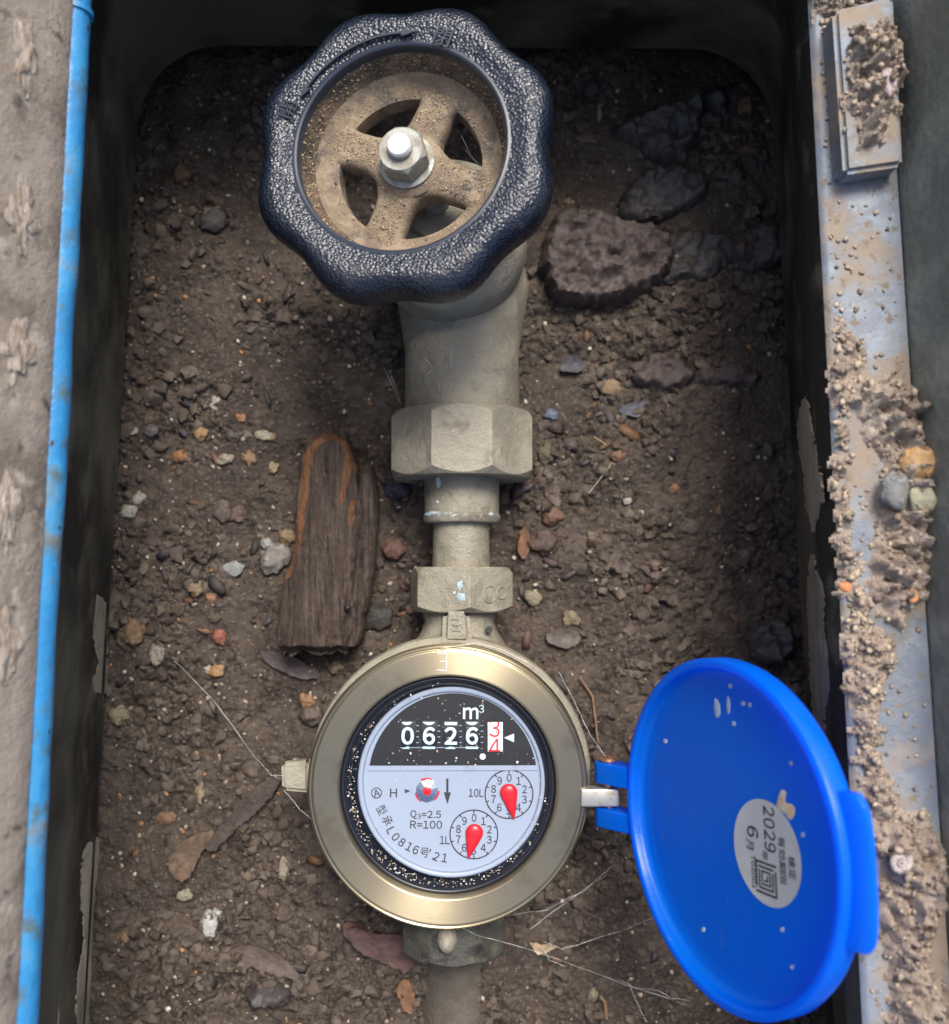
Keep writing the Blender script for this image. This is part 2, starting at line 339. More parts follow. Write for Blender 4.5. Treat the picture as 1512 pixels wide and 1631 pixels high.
def rbox(c, u, v, wd, su, sv, sw, b=0.6):
    """rounded box: centre c, axes u v wd, sizes"""
    bm = bmesh.new(); bmesh.ops.create_cube(bm, size=1)
    for q in bm.verts: q.co = Vector((q.co.x * su, q.co.y * sv, q.co.z * sw))
    bmesh.ops.bevel(bm, geom=list(bm.edges), offset=b, segments=3, affect='EDGES', profile=0.5)
    bm.verts.index_update(); c = np.array(c, float); u, v, wd = map(lambda q: np.array(q, float), (u, v, wd))
    V = [c + u * q.co.x + v * q.co.y + wd * q.co.z for q in bm.verts]; Fc = [tuple(q.index for q in f.verts) for f in bm.faces]; bm.free()
    return V, Fc
def join(*parts):
    V = []; Fc = []
    for v, f in parts:
        o = len(V); V += list(v); Fc += [tuple(i + o for i in q) for q in f]
    return V, Fc
def extrude_poly(pts, dirv, bevel=0.0):
    """prism of a 3-D planar outline along dirv"""
    n = len(pts); d = np.array(dirv, float); V = [np.array(p, float) for p in pts] + [np.array(p, float) + d for p in pts]
    return V, [tuple(range(n)), tuple(range(2 * n - 1, n - 1, -1))] + [(i, (i + 1) % n, n + (i + 1) % n, n + i) for i in range(n)]
_glyph = {}
def glyph(ch, bold):
    k = (ch, bold)
    if k not in _glyph:
        cu = bpy.data.curves.new('glyph', 'FONT'); cu.body = chr(ord(ch) + 0xFEE0) if ch.isalnum() and ord(ch) < 128 else ch; cu.resolution_u = 4; cu.offset = bold
        to = bpy.data.objects.new('glyph', cu); _glyph[k] = bpy.data.meshes.new_from_object(to); bpy.data.objects.remove(to); bpy.data.curves.remove(cu)
    return _glyph[k]
def text(name, s, c, u, v, h, mat, parent, wfac=1.0, thick=0.12, clip=None, bold=0.0, gap=0.10):
    """flat raised lettering: centre c, writing direction u, letter-up v; h = height of the letters' box"""
    bm = bmesh.new(); pen = 0.0
    if mat == 'ink' and bold == 0 and s.isascii(): bold = 0.012
    for ch in s:
        n0 = len(bm.verts); bm.from_mesh(glyph(ch, bold)); bm.verts.ensure_lookup_table(); new = bm.verts[n0:]
        x0, x1 = min(q.co.x for q in new), max(q.co.x for q in new)
        for q in new: q.co.x += pen - x0
        pen += x1 - x0 + gap
    xs = [q.co.x for q in bm.verts]; ys = [q.co.y for q in bm.verts]
    cx, cy = (min(xs) + max(xs)) / 2, (min(ys) + max(ys)) / 2; k = h / (max(ys) - min(ys))
    for q in bm.verts: q.co = Vector(((q.co.x - cx) * k * wfac, (q.co.y - cy) * k, 0))
    if clip:
        for lo, sg in ((clip[0], -1), (clip[1], 1)):
            bmesh.ops.bisect_plane(bm, geom=list(bm.verts) + list(bm.edges) + list(bm.faces), plane_co=(0, lo, 0), plane_no=(0, sg, 0), clear_outer=True)
    bm.verts.index_update(); c = np.array(c, float); u = nz(u); v = nz(v); nn = np.cross(u, v)
    V2 = [q.co.copy() for q in bm.verts]; Fc = [tuple(q.index for q in f.verts) for f in bm.faces]
    bnd = [(e.verts[0].index, e.verts[1].index) for e in bm.edges if len(e.link_faces) == 1]; bm.free(); n = len(V2)
    V = [c + u * q.x + v * q.y + nn * thick for q in V2] + [c + u * q.x + v * q.y for q in V2]
    Fc = Fc + [(a, b, b + n, a + n) for a, b in bnd]
    return obj(name, V, Fc, mat, parent, smooth=False)
_ico = {}
def ico(sub):
    if sub not in _ico:
        bm = bmesh.new(); bmesh.ops.create_icosphere(bm, subdivisions=sub, radius=1); bm.verts.index_update()
        _ico[sub] = (np.array([q.co[:] for q in bm.verts]), np.array([[q.index for q in f.verts] for f in bm.faces])); bm.free()
    return _ico[sub]
def blob(c, r, seed, amp=0.25, freq=1.2, sub=3, rot=0.0, facet=0.0):
    V, Fc = ico(sub); out = []
    rx, ry, rz = r; cs, sn = math.cos(rot), math.sin(rot)
    for q in V:
        p = Vector(q) * freq + Vector((seed * 3.1, seed * 1.7, seed * 0.9))
        k = 1 + amp * mnoise.noise(p) * 1.6 + amp * 0.5 * mnoise.noise(p * 2.7)
        if facet: k -= facet * mnoise.cell(p * 0.8) * 0.3
        x, y, z = q * k * np.array([rx, ry, rz]); out.append((c[0] + x * cs - y * sn, c[1] + x * sn + y * cs, c[2] + z))
    return out, [tuple(f) for f in Fc]
def scatter(N, pos, rad, sub, seed, squash=(0.5, 0.9), tints=None, jag=0.35, elong=1.0):
    """many small lumps in one mesh; pos (N,3), rad (N,)"""
    r = np.random.default_rng(seed); V0, F0 = ico(sub); nv = len(V0)
    sc = np.stack([r.uniform(0.7, 1.3, N) * elong, r.uniform(0.7, 1.3, N) / elong, r.uniform(*squash, N)], 1) * rad[:, None]
    P = V0[None] * (1 + r.uniform(-jag, jag, (N, nv, 1))); P = P * sc[:, None]
    a = r.uniform(0, 6.283, N); c, s = np.cos(a)[:, None], np.sin(a)[:, None]
    Q = np.stack([P[..., 0] * c - P[..., 1] * s, P[..., 0] * s + P[..., 1] * c, P[..., 2]], -1) + pos[:, None]
    Fc = (F0[None] + (np.arange(N) * nv)[:, None, None]).reshape(-1, 3)
    T = None if tints is None else np.repeat(tints[r.integers(0, len(tints), N)] * r.uniform(0.7, 1.2, (N, 1)), nv, 0)
    return Q.reshape(-1, 3), Fc, T
def dense(poly, step=3.0, wob=0.0, seed=0):
    pts = [np.array(p, float) for p in poly]; out = []; n = len(pts)
    # Catmull-Rom resample
    for i in range(n):
        p0, p1, p2, p3 = pts[i - 1], pts[i], pts[(i + 1) % n], pts[(i + 2) % n]
        m = max(2, int(np.linalg.norm(p2 - p1) / step))
        for k in range(m):
            t = k / m; q = 0.5 * (2 * p1 + (p2 - p0) * t + (2 * p0 - 5 * p1 + 4 * p2 - p3) * t * t + (3 * p1 - p0 - 3 * p2 + p3) * t ** 3)
            if wob: q = q + wob * np.array([mnoise.noise(Vector((q[0] * .21 + seed, q[1] * .21, 0))), mnoise.noise(Vector((q[0] * .21, q[1] * .21 + seed, 5)))])
            out.append(q)
    return out
def heap(poly_px, z, height, seed, edge=4.0, rough=0.35, base=-1.0, wob=3, freq=0.25, fine=0.0, expo=0.5, step=0.65, ragged=1.5):
    """lump with an outline given in the photograph, lying on a surface at height z; height grows with the distance (mm) from the ragged outline"""
    W = np.array([U(p[0], p[1], z)[:2] for p in dense(poly_px, 8, wob, seed)]); c = np.append(W.mean(0), z)
    gx = np.arange(W[:, 0].min() - 3, W[:, 0].max() + 3, step); gy = np.arange(W[:, 1].min() - 3, W[:, 1].max() + 3, step); x, y = np.meshgrid(gx, gy)
    d = np.full(x.shape, 1e9); ins = np.zeros(x.shape, bool)
    for p, q in zip(W, np.roll(W, -1, 0)):
        e = q - p; t = np.clip(((x - p[0]) * e[0] + (y - p[1]) * e[1]) / max(1e-9, e @ e), 0, 1); d = np.minimum(d, np.hypot(x - p[0] - t * e[0], y - p[1] - t * e[1]))
        cr = (p[1] > y) != (q[1] > y); xi = p[0] + (y - p[1]) / (q[1] - p[1] if q[1] != p[1] else 1e-9) * e[0]; ins ^= cr & (x < xi)
    d = np.where(ins, d, -d) + ragged * fbm(x / 2.6, y / 2.6, seed + 70, 3)
    jx, jy = x + 1.5 * vnoise(x / 3, y / 3, seed + 50), y + 1.5 * vnoise(x / 3, y / 3, seed + 51)
    w1 = worley(jx * freq, jy * freq, seed)[0]; w2 = worley(jx * freq * 2.6, jy * freq * 2.6, seed + 9)[0]; nn = fbm(x * freq * 1.3, y * freq * 1.3, seed + 3)
    hh = height * np.clip(d / edge, 0, 1) ** expo * (1 + rough * (nn * 1.5 + 0.5 - w1 + .5 * (.5 - w2))) + np.where(d > .3, fine * (fbm(x / 3.5, y / 3.5, seed, 3) + .06 * (x - c[0]) * math.sin(seed)), 0)
    zz = z + np.where(d > 0, hh, base); i0 = np.arange(x.size).reshape(x.shape); pos = d > 0
    cell = pos[:-1, :-1] | pos[1:, :-1] | pos[:-1, 1:] | pos[1:, 1:]
    Fq = np.stack([i0[:-1, :-1], i0[:-1, 1:], i0[1:, 1:], i0[1:, :-1]], -1)[cell]; used = np.unique(Fq); mp = np.full(x.size, -1); mp[used] = np.arange(len(used))
    return np.stack([x, y, zz], -1).reshape(-1, 3)[used], mp[Fq], c
def flake(poly_px, z, thick, curl, seed, step=5, wob=4.5, zf=None, lift=0.0):
    """thin curled leaf / bark scrap"""
    out = dense(poly_px, step, wob, seed); W = np.array([U(p[0], p[1], z) for p in out]); c = W.mean(0); n = len(W); V = []; Fc = []
    d = W - c; R = np.abs(d).max(); ax = nz(np.linalg.svd(d[:, :2])[2][0].tolist() + [0]); rings = 5
    for side in (0, 1):
        for k in range(rings):
            f = 1 - k / rings
            for i in range(n):
                p = c + d[i] * f; q = p - c; s = np.dot(q, ax); t = math.hypot(*(q - ax * s)[:2])
                base = zf(p[0], p[1]) if zf else z
                hh = curl * (t / (R * 0.6)) ** 2 + 0.5 * mnoise.noise(Vector((p[0] * .15, p[1] * .15, seed))) * curl
                V.append((p[0], p[1], base + lift + hh + (thick if side else 0)))
    m = n * rings
    for side in (0, 1):
        o = side * m
        for k in range(rings - 1):
            for i in range(n): Fc.append((o + k * n + i, o + k * n + (i + 1) % n, o + (k + 1) * n + (i + 1) % n, o + (k + 1) * n + i))
        Fc.append(tuple(o + (rings - 1) * n + i for i in range(n)))
    for i in range(n): Fc.append((i, (i + 1) % n, m + (i + 1) % n, m + i))
    return V, Fc, c

# ------------------------------------------------------------------ setting: soil in the pit, ground round the box
def soil_h(x, y):
    x = np.asarray(x, float); y = np.asarray(y, float)
    z = -43.5 + 5.0 * fbm(x / 55, y / 55, 1, 3) + 2.6 * fbm(x / 17, y / 17, 5, 3)
    mask = np.clip(0.55 + 1.7 * fbm(x / 32 + 4, y / 32, 11, 2), 0.18, 1.0)
    wx, wy = x + 2.2 * vnoise(x / 4, y / 4, 31), y + 2.2 * vnoise(x / 4, y / 4, 37)
    d1, h1 = worley(wx / 9.5, wy / 9.5, 21); d2, h2 = worley(wx / 4.6, wy / 4.6, 23); d3, h3 = worley(wx / 2.3, wy / 2.3, 25)
    z = z + mask * (3.4 * (0.55 - d1) * (0.4 + h1) + 3.0 * (0.5 - d2) * (0.3 + h2) + 1.5 * (0.5 - d3) * (0.4 + h3)) + 1.0 * fbm(x / 1.6, y / 1.6, 41, 2) * (0.4 + mask) + 1.1 * (.5 - worley(wx / 1.5, wy / 1.5, 61)[0]) * np.clip(.6 + 1.2 * vnoise(x / 9, y / 9, 63), .15, 1)
    z = z - 6 * np.clip((y - 225) / 25, 0, 1) - 2.0 * np.clip((x - 95) / 30, 0, 1)
    return z
def sz(x, y): return float(soil_h(np.array([x]), np.array([y]))[0])
GX = np.arange(-142, 146, 0.5); GY = np.arange(-192, 290, 0.5)
gx, gy = np.meshgrid(GX, GY); gz = soil_h(gx, gy)
lift = np.clip(np.maximum.reduce([(-137 - gx) / 4, (gx - 141) / 4, (-187 - gy) / 4, (gy - 284) / 4]), 0, 1)
gz = gz + lift * (78 - gz)
nx_, ny_ = len(GX), len(GY); idx = np.arange(nx_ * ny_).reshape(ny_, nx_)
Fq = np.stack([idx[:-1, :-1], idx[:-1, 1:], idx[1:, 1:], idx[1:, :-1]], -1).reshape(-1, 4)
soil = obj('soil', np.stack([gx, gy, gz], -1).reshape(-1, 3), Fq, 'soil', sharp=None)
tag(soil, 'dark moist brown soil on the bottom of the meter box', 'soil', kind='structure')
# ground outside the box (hole where the box stands)
gr = []
for sx_, y0, y1 in (): pass
R0 = (-150, 152, -198, 292); R1 = (-4000, 4000, -4000, 4000)
V = [(R0[0], R0[2], 84), (R0[1], R0[2], 84), (R0[1], R0[3], 84), (R0[0], R0[3], 84), (R1[0], R1[2], 84), (R1[1], R1[2], 84), (R1[1], R1[3], 84), (R1[0], R1[3], 84)]
tag(obj('ground', V, [(0, 1, 5, 4), (1, 2, 6, 5), (2, 3, 7, 6), (3, 0, 4, 7)], 'soil', smooth=False), 'bare brown ground around the sunken meter box', 'ground', kind='structure')

# ------------------------------------------------------------------ meter box
def rr(x0, x1, y0, y1, r, n=9):
    P = []
    for cx, cy, a0 in ((x1 - r, y1 - r, 0), (x0 + r, y1 - r, 90), (x0 + r, y0 + r, 180), (x1 - r, y0 + r, 270)):
        for k in range(n):
            a = math.radians(a0 + 90 * k / (n - 1)); P.append((cx + r * math.cos(a), cy + r * math.sin(a)))
    # extra points on the long sides are not needed: walls are straight
    return P
def skew(x, y): return x * (1 + (80 - y) * 0.0003), y
def loft(loops, closed=True):
    V = []; Fc = []; n = len(loops[0][0])
    for P, z in loops:
        for x, y in P: xx, yy = skew(x, y); V.append((xx, yy, z))
    m = len(loops)
    for i in range(m if closed else m - 1):
        j = (i + 1) % m
        for k in range(n): Fc.append((i * n + k, i * n + (k + 1) % n, j * n + (k + 1) % n, j * n + k))
    return V, Fc
box = thing('meter_box', (0, 60, -40), 'dark plastic meter box sunk in the ground around meter and valve', 'meter box')
# wall: flares outward to the bottom
BI = (-116, 121, -168, 253); TI = (-103, 100, -160, 244)
W0 = rr(*BI, 30); W1 = rr(*TI, 22)
WO0 = rr(BI[0] - 5, BI[1] + 5, BI[2] - 5, BI[3] + 5, 33); WO1 = rr(TI[0] - 5, TI[1] + 5, TI[2] - 5, TI[3] + 5, 25)
lip0 = rr(BI[0] + 0.2, BI[1] - 0.2, BI[2] + 0.2, BI[3] - 0.2, 30); lip1 = rr(BI[0] - 2.5, BI[1] + 2.5, BI[2] - 2.5, BI[3] + 2.5, 32)
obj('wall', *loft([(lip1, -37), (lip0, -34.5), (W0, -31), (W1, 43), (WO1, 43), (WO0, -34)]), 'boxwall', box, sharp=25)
# outer footing under the wall (keeps the dark gap closed)
L0 = rr(*TI, 20); OX = (-122, 120.5, -182, 266); L1 = rr(*OX, 26)
LZ = 55.0
inn = lambda d, r=22: rr(TI[0] - d, TI[1] + d, TI[2] - d, TI[3] + d, r)
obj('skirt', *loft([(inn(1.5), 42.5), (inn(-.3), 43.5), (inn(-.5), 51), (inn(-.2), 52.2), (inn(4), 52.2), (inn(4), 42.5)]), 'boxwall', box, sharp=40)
obj('ledge', *loft([(inn(.2), 52.3), (inn(-.4), 53.4), (inn(.3), 54.6), (inn(1.3), 55), (L1, 55), (L1, 47), (inn(4.5), 47), (inn(4.5), 52.3)]), 'ledge', box, sharp=40)
G0 = rr(OX[0] - .3, OX[1] + .3, OX[2] - .3, OX[3] + .3, 26); G1 = rr(-126, 125, -186, 270, 28); G2 = rr(-146, 146, -198, 290, 34)
obj('frame', *loft([(G0, 46), (G0, 53.0), (G1, 88), (rr(-128, 127, -188, 272, 28), 89), (G2, 89), (rr(-156, 157, -206, 298, 34), 84), (G2, 80), (rr(-131, 130, -192, 277, 30), 46)]), 'frame', box, sharp=40)
# lug block on the right ledge (px 1330-1440, 30-280)
def lug(pts, z0, z1, name, mat, parent, b=1.2):
    P = [U(*p, z1) for p in pts]
    bm = bmesh.new(); vs = [bm.verts.new((p[0], p[1], z0)) for p in P]; f = bm.faces.new(vs)
    ret = bmesh.ops.extrude_face_region(bm, geom=[f])
    for q in ret['geom']:
        if isinstance(q, bmesh.types.BMVert): q.co.z = z1
    bmesh.ops.bevel(bm, geom=list(bm.edges), offset=b, segments=3, affect='EDGES')
    bm.verts.index_update(); V = [q.co[:] for q in bm.verts]; Fc = [tuple(q.index for q in f.verts) for f in bm.faces]; bm.free()
    return obj(name, V, Fc, mat, parent)
tag(lug([(1328, 15), (1425, -10), (1441, 262), (1346, 276)], 54.5, 63, 'lug', 'ledge', box), 'blue grey block standing on the ledge')
# dried mud films on the walls: polygons in photo pixels dropped on the wall plane, a little proud
def wall_plane(side):
    x0, x1 = (BI[1], TI[1]) if side > 0 else (BI[0], TI[0]); 
    p = np.array([skew(x0, 80)[0], 80, -31.0]); q = np.array([skew(x1, 80)[0], 80, 43.0]); t = q - p
    s = np.array([-0.0003 * (x0 + x1) / 2, 1, 0]); n = nz(np.cross(s, t)); 
    if n[0] * side > 0: n = -n
    return p, n
def film(poly, side, seed, off=0.14):
    p, n = wall_plane(side); out = dense(poly, 5, 5, seed); P = [UP(a, b, p + n * off, n) for a, b in out]; c = sum(P) / len(P)
    k = len(P); V = [q - n * (off + .5) for q in P] + [c + (q - c) * 0.97 for q in P]
    Fc = [tuple(range(k, 2 * k))] + [(i, (i + 1) % k, k + (i + 1) % k, k + i) for i in range(k)]
    obj('mud_stain', V, Fc, 'mudstain', box)
film([(1281, 632), (1295, 690), (1304, 745), (1308, 800), (1300, 830), (1293, 850), (1290, 830), (1283, 810), (1279, 760), (1271, 700), (1270, 670)], 1, 1)
film([(1292, 880), (1300, 910), (1313, 940), (1313, 1000), (1318, 1030), (1322, 1090), (1312, 1150), (1318, 1200), (1305, 1220), (1296, 1150), (1289, 1080), (1286, 1000), (1285, 930)], 1, 2)
film([(150, 945), (172, 960), (182, 985), (173, 1010), (172, 1060), (172, 1100), (158, 1106), (148, 1090), (158, 1055), (150, 1030), (146, 980)], -1, 3)
film([(150, 1335), (178, 1345), (184, 1400), (186, 1450), (192, 1500), (192, 1560), (186, 1640), (128, 1640), (124, 1560), (134, 1500), (130, 1440), (132, 1360)], -1, 4)
film([(66, 1390), (92, 1385), (98, 1430), (90, 1480), (72, 1520), (60, 1480)], -1, 5)
film([(68, 1560), (85, 1550), (94, 1590), (92, 1640), (56, 1640)], -1, 6)

# ------------------------------------------------------------------ cover on the left (pale slab with blue rod edge)
CZ = 61.0; a0 = U(119, -40, CZ); a1 = U(24, 1680, CZ)       # rod centre line
dirr = nz(a1 - a0); e0, e1 = a0 - dirr * 30, a1 + dirr * 40
cov = thing('box_cover', (e0[0], 60, 55), 'weathered pale slab cover with bright blue rod edge lifted open on the left', 'cover')
npt = 60; pts = [e0 + (e1 - e0) * k / npt + np.array([0.5 * mnoise.noise(Vector((k * .3, 0, 1))) + .8 * mnoise.noise(Vector((k * .07, 0, 2))), 0, 0.3 * mnoise.noise(Vector((k * .3, 4, 1)))]) for k in range(npt + 1)]
obj('edge_rod', *tube(pts, 4.5, 20), 'bluerod', cov)
pj = U(118, 20, CZ); obj('joint_ring', *tube([pj - dirr * .6, pj + dirr * .6], 4.75, 20), 'bluerod', cov)
up = nz((-0.50, 0, 0.86)); up = nz(up - dirr * np.dot(up, dirr)); sn = np.cross(dirr, up); sn = sn if sn[2] > 0 else -sn
sc_ = (e0 + e1) / 2 + up * 98 + sn * 1.2
# slab: subdivided board with worn edge
def board(c, u, v, wv, su, sv, sw, nu, nv, amp, seed):
    V = []; Fc = []
    for s in (1, -1):
        for i in range(nu + 1):
            for j in range(nv + 1):
                a = (i / nu - .5) * su; b = (j / nv - .5) * sv
                e = min(i, nu - i, j, nv - j) == 0
                nn = mnoise.noise(Vector((a * .08, b * .08, seed + s))) * amp + mnoise.noise(Vector((a * .3, b * .3, seed + s))) * amp * .5
                V.append(c + u * a + v * (b + (nn if e else 0)) + wv * (s * (sw / 2 - (1.2 if e else 0)) + nn * .6))
    m = (nu + 1) * (nv + 1)
    for s in (0, 1):
        for i in range(nu):
            for j in range(nv):
                q = s * m + i * (nv + 1) + j; Fc.append((q, q + 1, q + nv + 2, q + nv + 1))
    per = [i * (nv + 1) for i in range(nu + 1)] + [nu * (nv + 1) + j for j in range(1, nv + 1)] + [i * (nv + 1) + nv for i in range(nu - 1, -1, -1)] + [j for j in range(nv - 1, 0, -1)]
    for k in range(len(per)): a, b = per[k], per[(k + 1) % len(per)]; Fc.append((a, b, b + m, a + m))
    return V, Fc
obj('slab', *board(sc_, dirr, up, sn, 330, 190, 8, 120, 66, 0.5, 3), 'slab', cov)
top_p = sc_ + sn * 4.1
for k, (u_, v_) in enumerate([(38, 90), (34, 345), (28, 560), (9, 815), (4, 1030)]):
    c = UP(u_, v_, top_p, sn)
    Vb, Fb = blob((0, 0, 0), (7.6 - .7 * (k % 3), 2.6 + .5 * ((k * 7) % 3), 1.0), 20 + k * 3, .55, 2.2, 4)
    Vb = [c + dirr * q[0] + up * q[1] + sn * q[2] for q in Vb]; obj('raised_pad', Vb, Fb, 'pad', cov)

# ------------------------------------------------------------------ gate valve
AZ = -27.0                                    # height of the pipe axis
def yat(v, z=-12.0, u=735): return float(U(u, v, z)[1])
PX = 4.2
valve = thing('gate_valve', (PX, 172, -45), 'grey bronze valve with dark blue scalloped handwheel above its pipe', 'valve')
yA, yB = yat(652), 262
prof = [(18.6, 0), (19.3, .6), (19.6, 3), (19.4, 22), (20.5, 30), (23, 44), (20, 60), (16, 66), (3, 70)]
obj('body', *lathe(prof, (PX, yA, AZ), (0, 1, 0), 72, caps=(True, True)), 'bronze', valve)
# bonnet: near-upright barrel
WN = nz((-0.17, 0.05, 1.0)); WC = U(638, 236, 50) ; BC = np.array([1.0, 171, -24.0]); BA = nz(WC - BC - np.array([0, 0, 0]))
obj('bonnet', *lathe([(19, -6), (24, 4), (25.2, 14), (25.0, 24), (23.6, 27), (20, 30), (16, 33), (13.5, 36), (13.2, 46)], BC, nz((-0.06, 0.02, 1)), 72, caps=(True, True)), 'bronze', valve)
obj('gland_nut', *chamfer_nut(BC + np.array([-2, 1, 40]), nz((-0.1, 0, 1)), 6, 21, 9), 'bronze', valve)
obj('stem', *tube([BC + np.array([-2, 1, 42]), WC - WN * 3], 4.2, 24), 'steel', valve)
# handwheel local frame: wx along image right
wx = nz(np.array([1.0, 0, 0]) - WN * WN[0]); wy = np.cross(WN, wx)
def WP(r, th, t): return WC + wx * r * math.cos(th) + wy * r * math.sin(th) + WN * t
RO, RI = 42.0, 28.6
def lobe(th): return 0.5 + 0.5 * math.cos(8 * (th - math.radians(21)))
seg = 192; prof = []
P0 = [(RI, -3.0), (RI, 0.6), (RI + .25, 1.1), (RI + .9, 1.3)]
arcs = 16
prof = [('i', RI - 0.7, -10.0), ('i', RI, -1.0), ('i', RI + .02, 0.6), ('i', RI + .35, 1.0), ('i', RI + 1.0, 1.05)]
for k in range(1, arcs + 1):
    a = math.pi * (0.5 - 1.0 * k / arcs) ; f = k / arcs
    prof.append(('o', math.cos(a), math.sin(a)))
V = []; Fc = []
for kind, p, q in prof:
    for k in range(seg):
        th = 2 * math.pi * k / seg; L = lobe(th); ro = RO - 3.2 * (1 - L) ** 1.15
        if kind == 'i': r, t = p, q
        else:
            r0 = RI + 1.6; r = r0 + (ro - r0) * p ** 0.9 if p > 0 else r0
            t = (1.15 if q > 0 else 0) + (q * 3.8 if q > 0 else q * 13.0)
            if q > 0: t = 1.05 + 2.6 * math.sin(math.pi * min(1, p) ** 1.0) * 0.55 - (1 - q) ** 1.6 * 5.0
            else: t = 1.05 - 5.0 + q * 11.0; r = r0 + (ro - r0) * (1 - 0.35 * (-q) ** 3)
        V.append(WP(r, th, t))
m = len(prof)
for i in range(m - 1):
    for k in range(seg): Fc.append((i * seg + k, i * seg + (k + 1) % seg, (i + 1) * seg + (k + 1) % seg, (i + 1) * seg + k))
hw = obj('handwheel', V, Fc, 'wheel', valve, sharp=60)
tag(hw, 'dark blue black scalloped handwheel with dusty spokes')
def WF(r_t, nseg=96):  # lathe in the wheel frame
    V = []; Fc = []
    for r, t in r_t:
        for k in range(nseg): V.append(WP(r, 2 * math.pi * k / nseg, t))
    for i in range(len(r_t) - 1):
        for k in range(nseg): Fc.append((i * nseg + k, i * nseg + (k + 1) % nseg, (i + 1) * nseg + (k + 1) % nseg, (i + 1) * nseg + k))
    return V, Fc
obj('inner_lip', *WF([(RI + .9, 1.12), (RI + .2, 1.2), (RI - .35, .9), (RI - .6, .1), (RI - .75, -2.2)]), 'wheelsmooth', hw)
obj('dish', *WF([(RI - .5, -.8), (RI - 1.3, -4.5), (RI - 2.6, -7.6), (RI - 3.2, -8.6)]), 'dustwall', hw, sharp=50)
obj('dish_floor', *WF([(RI - 2.45, -7.4), (RI - 3.8, -9.4), (RI - 5.4, -10.5), (RI - 7.6, -11.1), (RI - 8.4, -11.6), (RI - 8.6, -16.5), (RI - 4, -16.5)]), 'dusty', hw, sharp=50)
for deg in (66, 157, 248, 338):
    a = math.radians(deg); d = wx * math.cos(a) + wy * math.sin(a); s = -wx * math.sin(a) + wy * math.cos(a); V = []; Fc = []
    NR, NS = 14, 10
    for i in range(NR + 1):
        r = 5.5 + (RI - 4.6 - 5.5) * i / NR; f = i / NR
        w_ = 5.2 + 3.2 * max(0, (0.36 - f) / 0.36) ** 2 + 5.0 * max(0, (f - 0.62) / 0.38) ** 2
        tz = -10.7 + 2.6 * (1 - f) ** 1.5
        for j in range(NS + 1):
            q = j / NS * 2 - 1; edge = abs(q) ** 6
            V.append(WC + d * r + s * (w_ * q) + WN * (tz - 1.6 * edge + .25 * mnoise.noise(Vector((r * .5, q * 2, deg)))))
        for q in (1, -1): V.append(WC + d * r + s * (w_ * 0.92 * q) + WN * (-16))
    st = NS + 3
    for i in range(NR):
        for j in range(NS): Fc.append((i * st + j, i * st + j + 1, (i + 1) * st + j + 1, (i + 1) * st + j))
        Fc.append((i * st + NS, i * st + NS + 1, (i + 1) * st + NS + 1, (i + 1) * st + NS)); Fc.append((i * st, (i + 1) * st, (i + 1) * st + NS + 2, i * st + NS + 2))
    Fc.append(tuple(range(0, NS + 3))); 
    obj('spoke', V, Fc, 'dusty', hw, sharp=55)
    c = WC + d * 17.5 + WN * (-10.2)
    obj('cast_ring', *lathe([(1.5, -.2), (1.55, .25), (1.3, .35), (1.1, .2), (1.05, -.2)], c, WN, 24), 'dusty', hw)
obj('hub', *lathe([(10.2, -16), (10.2, -11), (9.6, -8.9), (8.6, -8.1), (7, -7.9), (3, -7.9)], WC, WN, 64), 'dusty', hw)
obj('washer', *lathe([(3, -8.0), (7.6, -7.9), (7.7, -7.2), (7.4, -7.0), (3, -7.0)], WC, WN, 48), 'steel', hw)
obj('hub_nut', *chamfer_nut(WC - WN * 7.0, WN, 6, 12.0, 6.8, math.radians(15), 0.8), 'steel', hw)
obj('bolt_tip', *lathe([(3.1, -1), (3.1, 2.0), (2.9, 2.4), (2.5, 2.6), (0.05, 2.7)], WC, WN, 40), 'boltpaint', hw)
obj('bolt_thread', *lathe([(3.4, -1), (3.4, .2), (3.15, .4), (3.4, .6), (3.4, 1.1), (3.0, 1.3)], WC, WN, 40), 'steel', hw)
# moulded marks on the rim: open / close characters and double arrow
def rimpos(u, v): return UP(u, v, WC + WN * 2.1, WN)
def rim_t(r): return 2.35
for s, u_, v_, rotd in (('閉', 706, 60, -14), ('開', 459, 175, 62)):
    c = rimpos(u_, v_); rv = c - WC; rv = nz(rv - WN * np.dot(rv, WN)); tv = np.cross(rv, WN)
    text('lettering', s, c + WN * 0.1, tv, rv, 5.0, 'wheelsmooth', hw, thick=0.45, bold=0.008)
def angp(u, v): q = rimpos(u, v) - WC; return math.atan2(np.dot(q, wy), np.dot(q, wx)), math.hypot(np.dot(q, wx), np.dot(q, wy))
t0, r0_ = angp(484, 137); t1, r1_ = angp(640, 60); rm = (r0_ + r1_) / 2
N = 24; V = []; Fc = []
for i in range(N + 1):
    th = t0 + (t1 - t0) * i / N
    for r, t in ((rm - .3, 1.9), (rm - .3, 2.75), (rm + .3, 2.75), (rm + .3, 1.9)): V.append(WP(r, th, t))
for i in range(N):
    for j in range(3): Fc.append((i * 4 + j, i * 4 + j + 1, i * 4 + j + 5, i * 4 + j + 4))
for th, dr in ((t0, 1), (t1, -1)):
    pts = [WP(rm - 1.1, th, 1.9), WP(rm + 1.1, th, 1.9), WP(rm, th + dr * 0.115, 1.9)]; V2, F2 = extrude_poly(pts, WN * 0.9); o = len(V); V += V2; Fc += [tuple(i + o for i in f) for f in F2]
obj('arrow_mark', V, Fc, 'wheelsmooth', hw, smooth=False)
